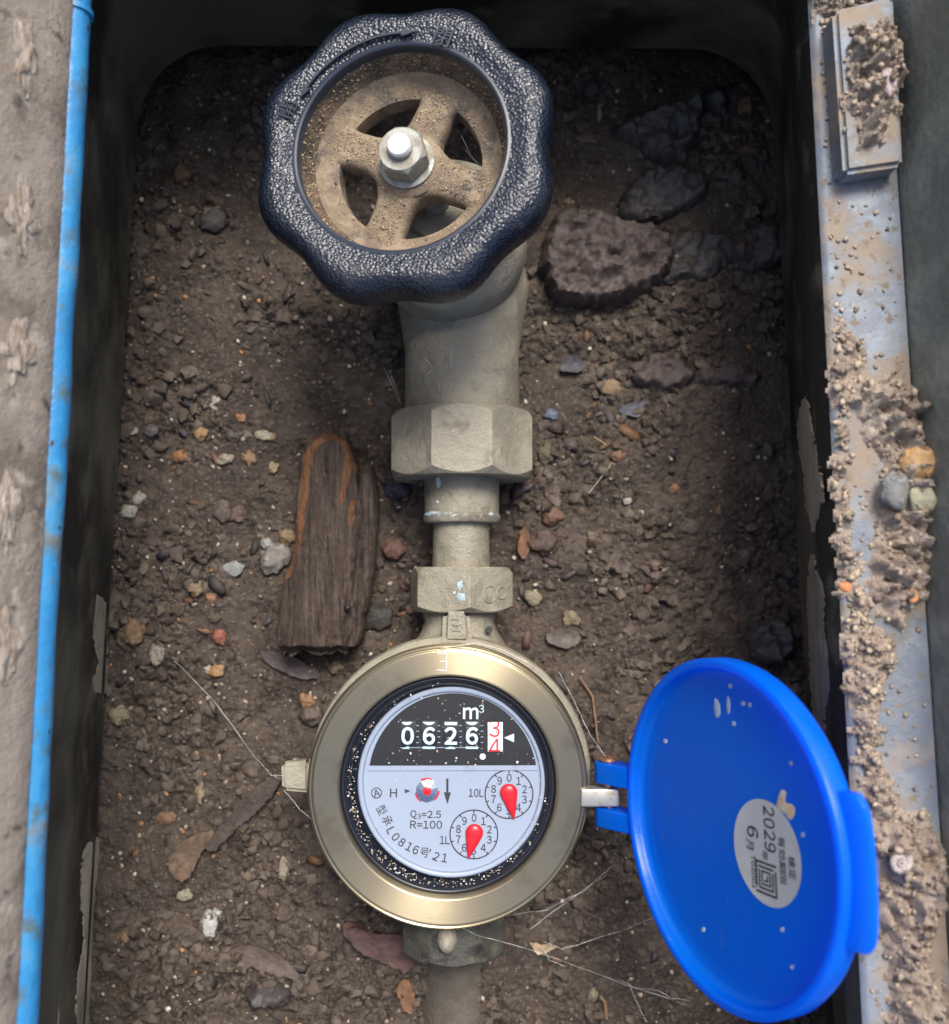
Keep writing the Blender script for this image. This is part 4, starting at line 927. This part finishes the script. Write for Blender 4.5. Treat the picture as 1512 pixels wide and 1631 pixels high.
# ------------------------------------------------------------------ wood chunk
def px_ground(u, v, z=-38): 
    p = U(u, v, z); return p
RUST = [([(530, 696), (512, 700), (494, 724), (487, 760), (485, 790), (482, 815), (476, 850), (466, 885), (456, 915)], 3.6), ([(530, 696), (548, 705), (556, 725), (556, 745), (548, 780), (544, 800)], 2.4), ([(564, 740), (568, 750)], 2.2), ([(562, 800), (560, 832)], 2.0), ([(516, 745), (516, 765)], 1.8)]
def chunk(name, left, right, z0, hgt, seed, mat, parent, amp=1.0):
    """left/right: photo outlines from top to bottom"""
    NL, NC = 170, 60; V = []; Fc = []; rust = []
    def lerp(path, f):
        f *= len(path) - 1; i = min(int(f), len(path) - 2); t = f - i; return np.array(path[i]) * (1 - t) + np.array(path[i + 1]) * t
    for i in range(NL + 1):
        f = i / NL; jl, jr = (np.array([2.5 * mnoise.noise(Vector((f * 14, seed, q_))) + 4 * mnoise.noise(Vector((f * 4, seed, q_ + 5))), 0]) for q_ in (0.5, 20.5)); a, b = U(*(lerp(left, f) + jl), z0 + hgt * .45), U(*(lerp(right, f) + jr), z0 + hgt * .45); e = min(1, math.sqrt(max(0.02, min(f, 1 - f)) / .06)); 
        for k in range(NC):
            th = 2 * math.pi * k / NC; q = (1 - math.cos(th)) / 2 if False else (math.cos(th) + 1) / 2
            s = math.sin(th); cx_ = math.copysign(abs(math.cos(th)) ** .6, math.cos(th)); sz_ = math.copysign(abs(s) ** .55, s)
            p = (a + b) / 2 + (b - a) / 2 * cx_; 
            nn = mnoise.noise(Vector((p[0] * .35, p[1] * .04, th + seed))) * 1.6 + mnoise.noise(Vector((p[0] * .12, p[1] * .05, seed * 3.))) * 2.6 + mnoise.noise(Vector((p[0] * 1.1, p[1] * .12, seed))) * .9 + mnoise.noise(Vector((p[0] * .5, p[1] * .4, seed + 9.))) * .7
            V.append((p[0] + nn * .3 * amp * cx_, p[1] + mnoise.noise(Vector((math.cos(th) * 4 + 7, s * 2, seed))) * 3.5 * max(0, 1 - min(f, 1 - f) / .08), z0 + hgt / 2 + sz_ * hgt / 2 * e + nn * .75 * amp * (1 if s > 0 else 0)))
    for i in range(NL):
        for k in range(NC): Fc.append((i * NC + k, i * NC + (k + 1) % NC, (i + 1) * NC + (k + 1) % NC, (i + 1) * NC + k))
    Fc.append(tuple(range(NC))); Fc.append(tuple(range(NL * NC, (NL + 1) * NC)))
    A = np.array(V)[:, :2]; wgt = np.zeros(len(A))
    for path, wdt in RUST:
        Q = np.array([U(a, b, z0 + hgt * .9)[:2] for a, b in path])
        for p, q in zip(Q[:-1], Q[1:]):
            t = np.clip(((A - p) @ (q - p)) / max(1e-6, (q - p) @ (q - p)), 0, 1)[:, None]; dd = np.linalg.norm(A - (p + (q - p) * t), axis=1); wgt = np.maximum(wgt, np.clip(1.25 - dd / wdt, 0, 1) * .80)
    return obj(name, V, Fc, mat, parent, sharp=60, tint=np.repeat(wgt[:, None], 3, 1))
wd = thing('wood_chunk', tuple(U(520, 870, -42)), 'rotten brown wood chunk with rusty orange upper edges left of the pipe', 'wood')
chunk('block', [(512, 694), (482, 730), (478, 790), (470, 860), (452, 930), (447, 1000), (452, 1036)], [(553, 694), (572, 745), (578, 810), (572, 880), (570, 950), (570, 1000), (556, 1040)], -45, 23, 2, 'wood', wd)
chunk('splinter', [(578, 745), (570, 800), (566, 870), (560, 950), (556, 1010), (552, 1036)], [(594, 742), (604, 800), (600, 880), (590, 960), (582, 1010), (572, 1030)], -45, 19, 5, 'wood', wd)
wl_ = U(554, 968, -22); obj('snail', *blob(wl_, (1.3, 1.1, .9), 4, .1), 'black', wd)

# ------------------------------------------------------------------ stones, pebbles, scraps
def stone(poly, z, h, seed, mat, label, rough=.35, edge=.3, name='stone', freq=.12, group=None):
    V, Fc, c = heap(poly, z, h, seed, 2.6, rough, -4, 6, freq, 1.3, .6)
    o = obj(name, V, Fc, mat, None, origin=(c[0], c[1], z - 4), sharp=50); return tag(o, label, 'stone', group)
stone([(975, 215), (1000, 192), (1058, 166), (1112, 162), (1117, 215), (1100, 245), (1084, 265), (1045, 262), (1000, 232)], -43, 7, 1, 'slate', 'flat dark grey slate at the far right corner, above the other slabs')
stone([(985, 330), (1000, 300), (1040, 268), (1100, 270), (1132, 298), (1110, 335), (1050, 352), (1000, 360)], -44, 5, 2, 'slate', 'low grey slab directly below the corner slate')
stone([(860, 435), (866, 380), (890, 340), (935, 332), (990, 352), (1050, 372), (1070, 400), (1064, 440), (1010, 478), (930, 492), (880, 478)], -43, 9, 3, 'slatered', 'large reddish brown flat stone right of the handwheel')
stone([(1165, 388), (1200, 360), (1245, 362), (1258, 392), (1242, 420), (1205, 436), (1170, 428)], -44, 6, 4, 'slatered', 'brown slab beside the right wall under the corner')
stone([(960, 420), (1050, 380), (1150, 372), (1170, 420), (1120, 450), (1010, 460)], -46, 5, 14, 'slate', 'half buried grey stone between the two brown slabs')
stone([(1120, 150), (1150, 140), (1160, 190), (1130, 198)], -45, 5, 6, 'slate', 'small dark stone just right of the corner slate')
stone([(395, 1578), (430, 1562), (462, 1570), (466, 1592), (432, 1606), (404, 1602)], -44, 5, 7, 'slate', 'purplish grey stone at the lower left of the meter')
stone([(1190, 1000), (1225, 985), (1262, 995), (1258, 1040), (1228, 1060), (1196, 1045)], -44, 5, 8, 'slate', 'dark clod shaped stone above the top of the blue lid', .6)
stone([(1090, 600), (1130, 575), (1195, 578), (1212, 605), (1190, 625), (1120, 622)], -45, 5, 9, 'slatered', 'flat mud coated stone beside the right wall at mid height')
stone([(1000, 600), (1060, 570), (1110, 590), (1090, 622), (1040, 628)], -45, 5, 10, 'slatered', 'rounded mud coated stone left of the flat one by right wall')

PEB = [ # px, py, width, height, colour, roundness, label
 (213, 1005, 34, 40, (.30, .17, .06), 'amber brown pebble beside the upper mud stain on the left wall'),
 (190, 1138, 26, 28, (.36, .29, .15), 'pale ochre pebble against the foot of the left wall'),
 (440, 888, 44, 46, (.30, .26, .22), 'rough grey stone touching the left side of the wood chunk'),
 (351, 1013, 22, 24, (.42, .10, .05), 'red brick chip on the soil left of the wood chunk base'),
 (345, 1068, 24, 18, (.50, .25, .07), 'bright orange pebble beside the thin cobweb strand'),
 (332, 1066, 12, 12, (.52, .46, .32), 'tiny cream pebble touching the bright orange pebble'),
 (320, 690, 20, 24, (.46, .24, .07), 'orange pebble on upper left soil, highest of the orange ones there'),
 (288, 727, 20, 20, (.46, .19, .05), 'deep orange pebble below left of the highest orange pebble'),
 (420, 694, 24, 18, (.52, .45, .30), 'cream pebble on the soil left of the wood chunk top'),
 (433, 696, 14, 13, (.46, .32, .12), 'small amber pebble next to the cream pebble'),
 (385, 665, 18, 12, (.50, .20, .07), 'flat orange chip on the upper left soil above the cream pebble'),
 (345, 645, 18, 24, (.48, .44, .35), 'pale shell scrap on the soil near the top left clods'),
 (210, 686, 20, 14, (.45, .41, .33), 'pale grey chip near the top of the left wall foot'),
 (241, 686, 22, 16, (.16, .14, .14), 'dark grey chip right of the pale chip by the left wall'),
 (206, 815, 24, 20, (.48, .43, .33), 'cream pebble at the left wall foot at mid height'),
 (222, 795, 18, 20, (.50, .46, .36), 'upper one of two cream pebbles by the left wall'),
 (360, 732, 26, 18, (.40, .32, .22), 'tan gravel chip left of the wood chunk'),
 (398, 730, 18, 22, (.40, .21, .08), 'brown orange pebble halfway between wood chunk and left wall'),
 (436, 745, 16, 18, (.50, .36, .18), 'yellowish pebble close to the rusty wood edge'),
 (380, 820, 26, 28, (.17, .10, .075), 'dark reddish pebble in the middle of the left soil'),
 (355, 815, 28, 36, (.13, .085, .07), 'dark purple brown chip beside the dark reddish pebble'),
 (460, 855, 26, 24, (.34, .22, .08), 'translucent amber pebble against the rusty wood edge'),
 (312, 940, 22, 20, (.28, .18, .08), 'brown pebble right of the left wall above the amber one'),
 (336, 952, 14, 12, (.48, .20, .07), 'small orange pebble near the red brick chip'),
 (252, 1040, 22, 34, (.36, .31, .22), 'grey tan elongated pebble below the amber brown pebble'),
 (333, 1472, 26, 36, (.62, .60, .54), 'white jagged chip on the lower left soil'),
 (345, 1455, 16, 14, (.58, .55, .48), 'white crumb touching the jagged white chip'),
 (490, 1115, 22, 22, (.42, .19, .07), 'orange pebble beside the upper left of the brass ring'),
 (495, 1140, 34, 30, (.15, .10, .075), 'dull brown pebble under the orange one beside the brass ring'),
 (452, 1384, 15, 34, (.40, .33, .22), 'beige oblong lump left of the lower brass ring'),
 (296, 1424, 22, 16, (.40, .34, .22), 'cream chip below the tan bark flake'),
 (200, 1490, 12, 20, (.40, .23, .09), 'orange pebble at the foot of the left wall near the bottom'),
 (320, 1262, 14, 28, (.38, .27, .14), 'tan pebble beside the dark twig on the left'),
 (268, 1302, 34, 18, (.26, .13, .06), 'flat reddish brown pebble above the tan bark flake'),
 (455, 1576, 14, 18, (.48, .42, .28), 'cream bead at the right end of the purplish stone'),
 (975, 618, 34, 26, (.36, .22, .10), 'tan angular pebble right of the octagonal nut'),
 (985, 727, 20, 20, (.28, .13, .06), 'rust brown bead on the right soil with a hair across'),
 (870, 720, 24, 34, (.17, .125, .07), 'olive brown pebble next to the right corner of octagonal nut'),
 (880, 822, 32, 28, (.22, .10, .05), 'orange brown stone right of the narrow pipe'),
 (868, 865, 44, 34, (.12, .065, .045), 'dark red stone below the orange brown one by the pipe'),
 (1075, 778, 14, 16, (.42, .19, .06), 'small orange pebble in the centre of the right soil'),
 (1002, 694, 10, 12, (.5, .44, .34), 'tiny pale pebble above the rust brown bead'),
 (910, 985, 28, 26, (.30, .23, .11), 'ochre pebble right of the hex nut'),
 (850, 952, 28, 22, (.34, .27, .17), 'tan pebble between hex nut and ochre pebble'),
 (1000, 798, 12, 10, (.55, .50, .40), 'tiny white pebble on the right soil near its centre'),
 (1022, 818, 16, 14, (.48, .43, .34), 'pale grey pebble below the tiny white one on right soil'),
 (1044, 900, 18, 16, (.25, .16, .11), 'pinkish brown pebble, upper of two on the lower right soil'),
 (1046, 918, 18, 16, (.22, .13, .10), 'pinkish brown pebble, lower of two on the lower right soil'),
 (1252, 1036, 22, 16, (.40, .34, .20), 'cream pebble above the top right of the blue lid'),
 (1188, 172, 24, 34, (.32, .15, .05), 'orange brown scrap in the far right corner'),
 (1198, 240, 46, 14, (.22, .12, .05), 'curled brown scrap below the orange corner scrap'),
 (1172, 282, 24, 24, (.14, .09, .07), 'round brown pebble at the far right below the corner'),
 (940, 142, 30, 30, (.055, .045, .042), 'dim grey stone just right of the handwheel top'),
 (955, 180, 8, 30, (.40, .36, .26), 'pale straw sliver right of the handwheel'),
 (935, 222, 28, 18, (.22, .12, .10), 'pinkish chip right of the handwheel'),
 (908, 441, 14, 13, (.42, .30, .19), 'pale tan pebble lying on the large reddish stone'),
 (945, 398, 16, 24, (.30, .23, .13), 'tan leaf scrap lying on the large reddish stone'),
 (905, 322, 12, 14, (.36, .22, .10), 'orange pebble between handwheel and large reddish stone'),
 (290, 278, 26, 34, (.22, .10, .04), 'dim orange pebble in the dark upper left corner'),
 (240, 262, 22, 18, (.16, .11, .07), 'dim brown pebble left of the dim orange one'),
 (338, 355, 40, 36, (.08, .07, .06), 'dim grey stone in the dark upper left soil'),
 (625, 875, 34, 30, (.20, .085, .055), 'dull red brick chip between wood chunk and narrow pipe'),
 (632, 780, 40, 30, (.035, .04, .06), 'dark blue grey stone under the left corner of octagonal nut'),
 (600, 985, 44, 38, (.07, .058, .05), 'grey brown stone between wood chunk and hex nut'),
 (660, 970, 26, 18, (.26, .14, .07), 'brown orange pebble against the left of the hex nut'),
 (535, 1062, 22, 22, (.27, .20, .10), 'ochre pebble just below the wood chunk'),
 (590, 1075, 12, 14, (.27, .36, .10), 'tiny yellow green scrap above the brass ring'),
 (944, 1584, 16, 18, (.34, .28, .17), 'round tan snail like bead at the bottom right of the meter'),
 (878, 661, 20, 18, (.16, .22, .33), 'blue grey plastic chip by the octagonal nut'),
]
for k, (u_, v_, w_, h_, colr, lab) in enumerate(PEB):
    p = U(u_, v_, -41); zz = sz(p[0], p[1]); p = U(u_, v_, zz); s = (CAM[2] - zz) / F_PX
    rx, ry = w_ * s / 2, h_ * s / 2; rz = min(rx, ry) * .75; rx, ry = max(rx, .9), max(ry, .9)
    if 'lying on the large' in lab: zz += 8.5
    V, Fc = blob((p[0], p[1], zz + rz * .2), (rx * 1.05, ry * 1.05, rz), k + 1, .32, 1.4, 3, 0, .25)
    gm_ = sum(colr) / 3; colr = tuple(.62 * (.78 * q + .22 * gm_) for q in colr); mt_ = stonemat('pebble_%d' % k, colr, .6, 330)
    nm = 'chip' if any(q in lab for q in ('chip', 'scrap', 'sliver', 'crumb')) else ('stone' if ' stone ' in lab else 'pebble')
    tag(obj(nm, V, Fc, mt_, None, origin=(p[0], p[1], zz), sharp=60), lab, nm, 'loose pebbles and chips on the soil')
# clear glass chips
pass
gm = Mat('glass_chip'); gm.p.inputs['Base Color'].default_value = (.75, .78, .72, 1); gm.p.inputs['Roughness'].default_value = .12; gm.p.inputs['Transmission Weight'].default_value = .7
for u_, v_, w_, lab in ((370, 906, 30, 'clear glassy chip on the soil left of the wood chunk'), (424, 865, 20, 'smaller clear glassy chip touching the rough grey stone')):
    p = U(u_, v_, -41); zz = sz(p[0], p[1]); s = (CAM[2] - zz) / F_PX; V, Fc = blob((p[0], p[1], zz + 1.2), (w_ * s / 2, w_ * s / 2.3, 1.7), 50 + u_, .25, 1.4, 2)
    tag(obj('glass_chip', V, Fc, gm.m, None, origin=(p[0], p[1], zz), smooth=False), lab, 'glass chip')
def scrap(poly, th, curl, seed, c1, label, cat, name, lift=.5):
    p = np.mean(poly, 0); q = U(p[0], p[1], -41); zz = sz(q[0], q[1]); V, Fc, c = flake(poly, zz + 1.2, th, curl, seed); o = obj(name, V, Fc, 'leaf', None, origin=(c[0], c[1], zz), tint=np.array([np.array(c1) * (0.55 + .6 * abs(mnoise.noise(Vector((v[0] * .3, v[1] * .3, seed))) * 2)) for v in V]))
    return tag(o, label, cat)
scrap([(270, 1375), (285, 1345), (330, 1322), (345, 1332), (322, 1358), (306, 1392), (286, 1402)], 1.2, .8, 1, (.14, .088, .056), 'tan bark flake left of the meter, near the twig', 'bark', 'bark_flake', 1)
scrap([(330, 1345), (365, 1300), (400, 1262), (432, 1236), (448, 1244), (420, 1282), (380, 1318), (345, 1350)], 1.8, 1.2, 2, (.060, .042, .032), 'dark flat strip of bark running up to the brass side tab', 'bark', 'bark_strip', 1)
scrap([(555, 1478), (600, 1486), (650, 1490), (664, 1520), (648, 1545), (610, 1530), (570, 1512)], .6, 1.2, 3, (.095, .046, .040), 'purplish brown dead leaf below the brass ring', 'leaf', 'dead_leaf', .8)
scrap([(362, 1520), (385, 1504), (430, 1512), (462, 1532), (478, 1556), (440, 1552), (400, 1538), (372, 1536)], 1.0, 1.2, 4, (.12, .088, .072), 'pale and purple bark scrap at the lower left', 'bark', 'bark_flake', .8)
scrap([(415, 1040), (450, 1038), (490, 1058), (512, 1076), (480, 1080), (440, 1064)], .9, 1.4, 5, (.085, .060, .060), 'purplish flake under the lower end of the wood chunk', 'bark', 'bark_flake', .8)
scrap([(985, 655), (1005, 642), (1036, 640), (1024, 656), (1014, 666), (1000, 662)], .5, 1.4, 6, (.10, .10, .13), 'grey violet leaf scrap on the right soil', 'leaf', 'dead_leaf', 1)
scrap([(846, 1498), (862, 1502), (886, 1506), (876, 1516), (858, 1518), (848, 1508)], .4, .8, 7, (.34, .25, .15), 'small tan leaf scrap caught in cobweb right of the outlet', 'leaf', 'dead_leaf', 2)
scrap([(895, 575), (915, 570), (932, 582), (920, 594), (896, 592)], .8, 1, 8, (.075, .072, .085), 'grey flake on the soil right of the valve body', 'flake', 'bark_flake', .8)
scrap([(868, 780), (882, 752), (894, 790), (890, 806), (876, 798)], .6, 1, 9, (.11, .075, .065), 'brown leaf scrap at the right of the octagonal nut', 'leaf', 'dead_leaf', .8)
scrap([(870, 1010), (905, 995), (925, 1015), (905, 1032), (880, 1026)], 1.0, 1.2, 10, (.11, .088, .07), 'mottled brown leaf scrap right of the meter inlet', 'leaf', 'dead_leaf', .8)
scrap([(635, 1568), (650, 1558), (660, 1580), (655, 1612), (640, 1600)], .7, 1, 11, (.20, .10, .05), 'orange brown leaf scrap left of the outlet pipe', 'leaf', 'dead_leaf', .8)
scrap([(826, 860), (836, 840), (844, 862), (838, 890), (828, 884)], .6, 1, 12, (.16, .07, .03), 'rusty leaf sliver right of the narrow pipe', 'leaf', 'dead_leaf', .8)
scrap([(560, 1500), (548, 1470), (580, 1468), (588, 1494)], .8, 1, 13, (.10, .052, .04), 'reddish bark scrap tucked under the left of dead leaf', 'bark', 'bark_flake', .4)

# crumbs and grit: nobody could count them
r_ = np.random.default_rng(12)
N = 30000; cx_ = r_.uniform(-120, 126, N); cy_ = r_.uniform(-120, 262, N)
dens = np.clip(.35 + 1.5 * fbm(cx_ / 32 + 4, cy_ / 32, 11, 2) + .5 * fbm(cx_ / 12, cy_ / 12, 77, 2), .06, 1); k = r_.uniform(size=N) < dens; cx_, cy_ = cx_[k], cy_[k]
rad = .35 + 2.2 * r_.uniform(size=len(cx_)) ** 5; pos = np.stack([cx_, cy_, soil_h(cx_, cy_) + rad * .15], 1)
V, Fc, T = scatter(len(pos), pos, rad, 1, 13, (.5, .9), None, .42)
tag(obj('soil_crumbs', V, Fc, 'crumb', None, smooth=True, sharp=48), 'loose dark brown soil crumbs scattered over the bottom of the box', 'soil crumbs', kind='stuff')
N = 8000; cx_ = r_.uniform(-120, 126, N); cy_ = r_.uniform(-120, 255, N)
k = r_.uniform(size=N) < np.where(cx_ < -10, .85, .42); cx_, cy_ = cx_[k], cy_[k]
rad = .16 + .75 * r_.uniform(size=len(cx_)) ** 4; pos = np.stack([cx_, cy_, soil_h(cx_, cy_) + rad * .4], 1)
V, Fc, T = scatter(len(pos), pos, rad, 1, 14, (.5, .9), np.array([(.40, .33, .23), (.28, .22, .16), (.36, .18, .07), (.5, .45, .36), (.18, .13, .10), (.12, .10, .09), (.30, .24, .19)]))
tag(obj('fine_grit', V, Fc, 'grit', None, smooth=False, tint=T), 'fine pale and orange grit grains sprinkled on the soil', 'grit', kind='stuff')
N = 620; cx_ = np.where(r_.uniform(size=N) < .45, r_.normal(14, 22, N), r_.uniform(-115, 120, N)); cy_ = np.where(r_.uniform(size=N) < .3, r_.normal(70, 40, N), r_.uniform(-100, 245, N)); k = (np.abs(cx_) < 118); cx_, cy_ = cx_[k], cy_[k]
rad = .7 + 2.3 * r_.uniform(size=len(cx_)) ** 2.5; pos = np.stack([cx_, cy_, soil_h(cx_, cy_) + rad * .1], 1)
V, Fc, T = scatter(len(pos), pos, rad, 1, 15, (.12, .3), np.array([(.065, .045, .042), (.10, .055, .04), (.05, .045, .05), (.14, .075, .035), (.04, .032, .028), (.09, .075, .065)]), .6, 1.5)
tag(obj('bark_debris', V, Fc, 'leaf', None, smooth=False, tint=T), 'small dark bark and leaf fragments strewn over the soil', 'debris', kind='stuff')
# plant fibres on the soil
def fibre(pts, z, r, label, mat='leaf', cat='root', col=(.2, .12, .07), lift=1.0):
    P = []; 
    for i in range(len(pts) - 1):
        for k in range(5):
            u_, v_ = np.array(pts[i]) + (np.array(pts[i + 1]) - np.array(pts[i])) * k / 5; q = U(u_, v_, z); zz = max(sz(q[0], q[1]) + lift, z - 2) if z < -30 else z; P.append((q[0], q[1], zz))
    V, Fc = tube(P, r, 6); tag(obj(cat, V, Fc, mat, None, origin=P[0], tint=np.tile(np.array(col), (len(V), 1))), label, cat)
fibre([(925, 1080), (945, 1110), (950, 1150), (955, 1195)], -38, .45, 'thin brown rootlet on the soil above the lid hinge', cat='rootlet')
fibre([(977, 735), (955, 765), (935, 790)], -38, .14, 'pale hair running down from the rust brown bead', cat='hair', col=(.45, .36, .25))
fibre([(947, 694), (960, 702), (968, 708)], -38, .16, 'short golden bristle above the rust brown bead', cat='bristle', col=(.5, .35, .15))
fibre([(968, 1628), (965, 1600), (955, 1588)], -38, .6, 'brown rootlet at the bottom right of the meter', cat='rootlet')
fibre([(690, 1480 - 440), (708, 1032), (760, 1024), (800, 1035), (850, 1060)], -.0, .16, 'loose pale thread lying over the top of the brass ring', cat='thread', col=(.6, .55, .42))

# ------------------------------------------------------------------ cobwebs
def web(name, label, strands, r=.09):
    P0 = None; allp = []
    for st in strands:
        pts = [U(*p) for p in st]; P = []
        for i in range(len(pts) - 1):
            for k in range(8):
                f = k / 8; q = pts[i] + (pts[i + 1] - pts[i]) * f; q[2] -= .6 * math.sin(math.pi * f); P.append(q + rng.normal(0, .05, 3))
        P.append(pts[-1]); allp.append(P)
    t = thing(name, allp[0][0], label, 'cobweb', 'cobweb strands')
    for P in allp:
        V, Fc = tube(P, [.5 * r * rng.uniform(.5, 1.5) for _ in P], 5); obj('strand', V, Fc, 'web', t)
web('cobweb', 'single cobweb thread from the left soil to the brass side tab', [[(270, 1045, -40), (340, 1115, -30), (405, 1205, -18), (432, 1235, -10), (452, 1236, -6.4)], [(432, 1235, -10), (448, 1242, -10)], [(452, 1258, -8), (478, 1290, -9), (496, 1305, -4)]], .1)
web('cobweb', 'tangled cobweb threads from the brass ring bottom to the blue lid', [[(715, 1470, -.4), (760, 1490, -8), (850, 1515, -22), (920, 1540, -30), (1000, 1570, -34), (1096, 1602, -38)],
    [(866, 1500, -36), (895, 1512, -34), (920, 1505, -30), (1000, 1480, -20), (1040, 1462, -8)], [(866, 1512, -36), (876, 1530, -36), (900, 1540, -36)], [(895, 1512, -34), (912, 1508, -33), (922, 1506, -33)],
    [(985, 1560, -36), (1012, 1574, -36), (1048, 1578, -36), (1070, 1590, -36), (1100, 1595, -32)], [(1000, 1560, -38), (1012, 1592, -38), (1030, 1628, -38)],
    [(800, 1460, -8), (870, 1450, -25), (930, 1420, -20), (975, 1380, -6)], [(845, 1480, -30), (920, 1425, -34), (965, 1395, -36), (985, 1350, -6)]], .1)
web('cobweb', 'cobweb thread from the copper hinge pin up the right side of the meter', [[(965, 1205, 2), (940, 1170, -8), (912, 1110, -10), (890, 1070, -9)], [(965, 1205, 2), (955, 1193, -2), (949, 1188, -6)]], .1)
web('cobweb', 'cobweb threads under the handwheel hanging onto the valve body', [[(720, 545, -4), (718, 575, -7.5), (719, 615, -7.5)], [(620, 590, -38), (632, 620, -30), (640, 648, -8)], [(612, 585, -38), (636, 640, -30)], [(676, 570, -7), (690, 585, -7), (682, 596, -7)]], .08)
web('cobweb', 'fine cobweb threads across the openings of the handwheel', [[tuple(p) for p in ((516, 265, 36), (548, 320, 33), (572, 360, 36))], [(520, 282, 36), (548, 320, 33), (552, 345, 33)], [(735, 215, 37), (752, 250, 33), (770, 272, 36)], [(742, 240, 36), (765, 262, 33), (768, 275, 36)], [(655, 390, 36), (700, 372, 33), (722, 352, 36)]], .06)

# ------------------------------------------------------------------ mud on the right ledge
def mud(poly, z, h, seed, label, freq=.3, crumbs=420):
    V, Fc, c = heap(poly, z, h, seed, 6.0, .9, -.4, 6, freq * 1.2, .8, .8, ragged=3.2); t = thing('mud_clump', (c[0], c[1], z), label, 'mud', 'dried mud on the ledge')
    obj('clump', V, Fc, 'mud', t, sharp=70)
    W = np.array(V); W = W[W[:, 2] > z + .05]; k = r_.integers(0, len(W), crumbs); rad = .2 + .9 * r_.uniform(size=crumbs) ** 3; v2, f2, T = scatter(crumbs, W[k] + np.array([0, 0, .1]), rad, 1, seed, (.5, .9), np.array([(.32, .25, .19), (.26, .20, .15), (.36, .29, .22), (.2, .15, .11), (.42, .34, .24)]), .5)
    tag(obj('crumbs', v2, f2, 'grit', t, smooth=False, tint=T), kind='stuff'); return t
mud([(1352, 42), (1385, 36), (1425, 48), (1436, 80), (1438, 130), (1424, 165), (1420, 205), (1395, 232), (1366, 226), (1355, 180), (1348, 120)], 63, 5, 1, 'lumpy mud heap on top of the block at the upper right')
mud([(1298, -10), (1330, -14), (1400, -12), (1405, 14), (1350, 22), (1322, 40), (1300, 24)], 55, 4, 2, 'mud smear behind the upper right block')
mud([(1352, 628), (1400, 600), (1450, 615), (1480, 640), (1498, 720), (1500, 800), (1490, 900), (1470, 960), (1430, 1000), (1395, 980), (1380, 900), (1402, 830), (1398, 740), (1380, 690)], 55, 4.5, 3, 'broad brown mud patch across the middle of the right ledge')
mud([(1325, 500), (1345, 505), (1372, 560), (1366, 600), (1352, 640), (1352, 800), (1368, 880), (1385, 980), (1352, 1000), (1340, 900), (1332, 760), (1326, 620)], 54.6, 3.2, 4, 'long crumbly mud strip on the inner edge of the right ledge')
mud([(1350, 1005), (1400, 1000), (1432, 1050), (1405, 1100), (1398, 1160), (1412, 1230), (1440, 1290), (1490, 1300), (1470, 1330), (1400, 1310), (1375, 1240), (1362, 1150), (1352, 1080)], 55, 3.6, 5, 'tapering mud tongue below the middle patch on the ledge')
mud([(1388, 1318), (1440, 1306), (1500, 1330), (1512, 1390), (1500, 1460), (1480, 1530), (1530, 1600), (1530, 1650), (1420, 1650), (1408, 1560), (1398, 1450), (1390, 1380)], 55, 4.5, 6, 'large speckled mud patch at the lower right of the ledge')
for u_, v_, w_, h_, colr, lab, seed in ((1465, 738, 60, 56, (.42, .25, .11), 'orange stone stuck in the mud on the right ledge', 3), (1424, 782, 46, 62, (.17, .17, .16), 'grey stone stuck in the mud below the orange one', 5), (1472, 795, 48, 56, (.36, .33, .22), 'olive tan stone next to the grey one on the ledge', 8), (1347, 935, 18, 18, (.52, .20, .08), 'small orange pebble on the mud at the ledge edge', 9), (1455, 950, 16, 24, (.55, .25, .10), 'orange chip on the mud tongue of the ledge', 10), (1415, 130, 28, 48, (.45, .36, .36), 'pinkish white chip at the side of the upper mud heap', 11)):
    z = 59.5 if v_ > 300 else 66.5; p = U(u_, v_, z); s = (CAM[2] - z) / F_PX; V, Fc = blob(p, (w_ * s / 2, h_ * s / 2, min(w_, h_) * s * .36), seed, .22, 1.2, 3)
    tag(obj('stone', V, Fc, stonemat('ledge_stone_%d' % seed, colr, .7, 220), None, origin=p, sharp=60), lab, 'stone')
N = 900; yy = r_.uniform(-70, 235, N); xx = np.array([skew(v_, w_)[0] for v_, w_ in zip(101.5 + 18 * r_.uniform(size=N) ** 1.4, yy)]); rad = .12 + .7 * r_.uniform(size=N) ** 4; pos = np.stack([xx, yy, 55 + rad * .4], 1)
V, Fc, T = scatter(N, pos, rad, 1, 44, (.5, .9), np.array([(.32, .25, .19), (.26, .20, .15), (.36, .29, .22), (.2, .15, .11), (.42, .34, .24)]), .45)
tag(obj('ledge_grit', V, Fc, 'grit', None, smooth=False, tint=T), 'loose tan grit grains scattered along the right ledge', 'grit', kind='stuff')
# snail shell on the lower mud
p = U(1432, 1372, 61); P = []; Rr = []
for k in range(60):
    a = k / 59 * 4.2 * math.pi; rr_ = .35 + 2.1 * (k / 59) ** 1.6; P.append(p + np.array([rr_ * math.cos(a), rr_ * math.sin(a), 1.6 * (1 - k / 59)])); Rr.append(.25 + .95 * (k / 59) ** 1.3)
V, Fc = tube(P, Rr, 10); tag(obj('snail_shell', V, Fc, stonemat('shell', (.38, .33, .30), .45, 200), None, origin=p), 'small white spiral snail shell on the lower right mud', 'snail shell')
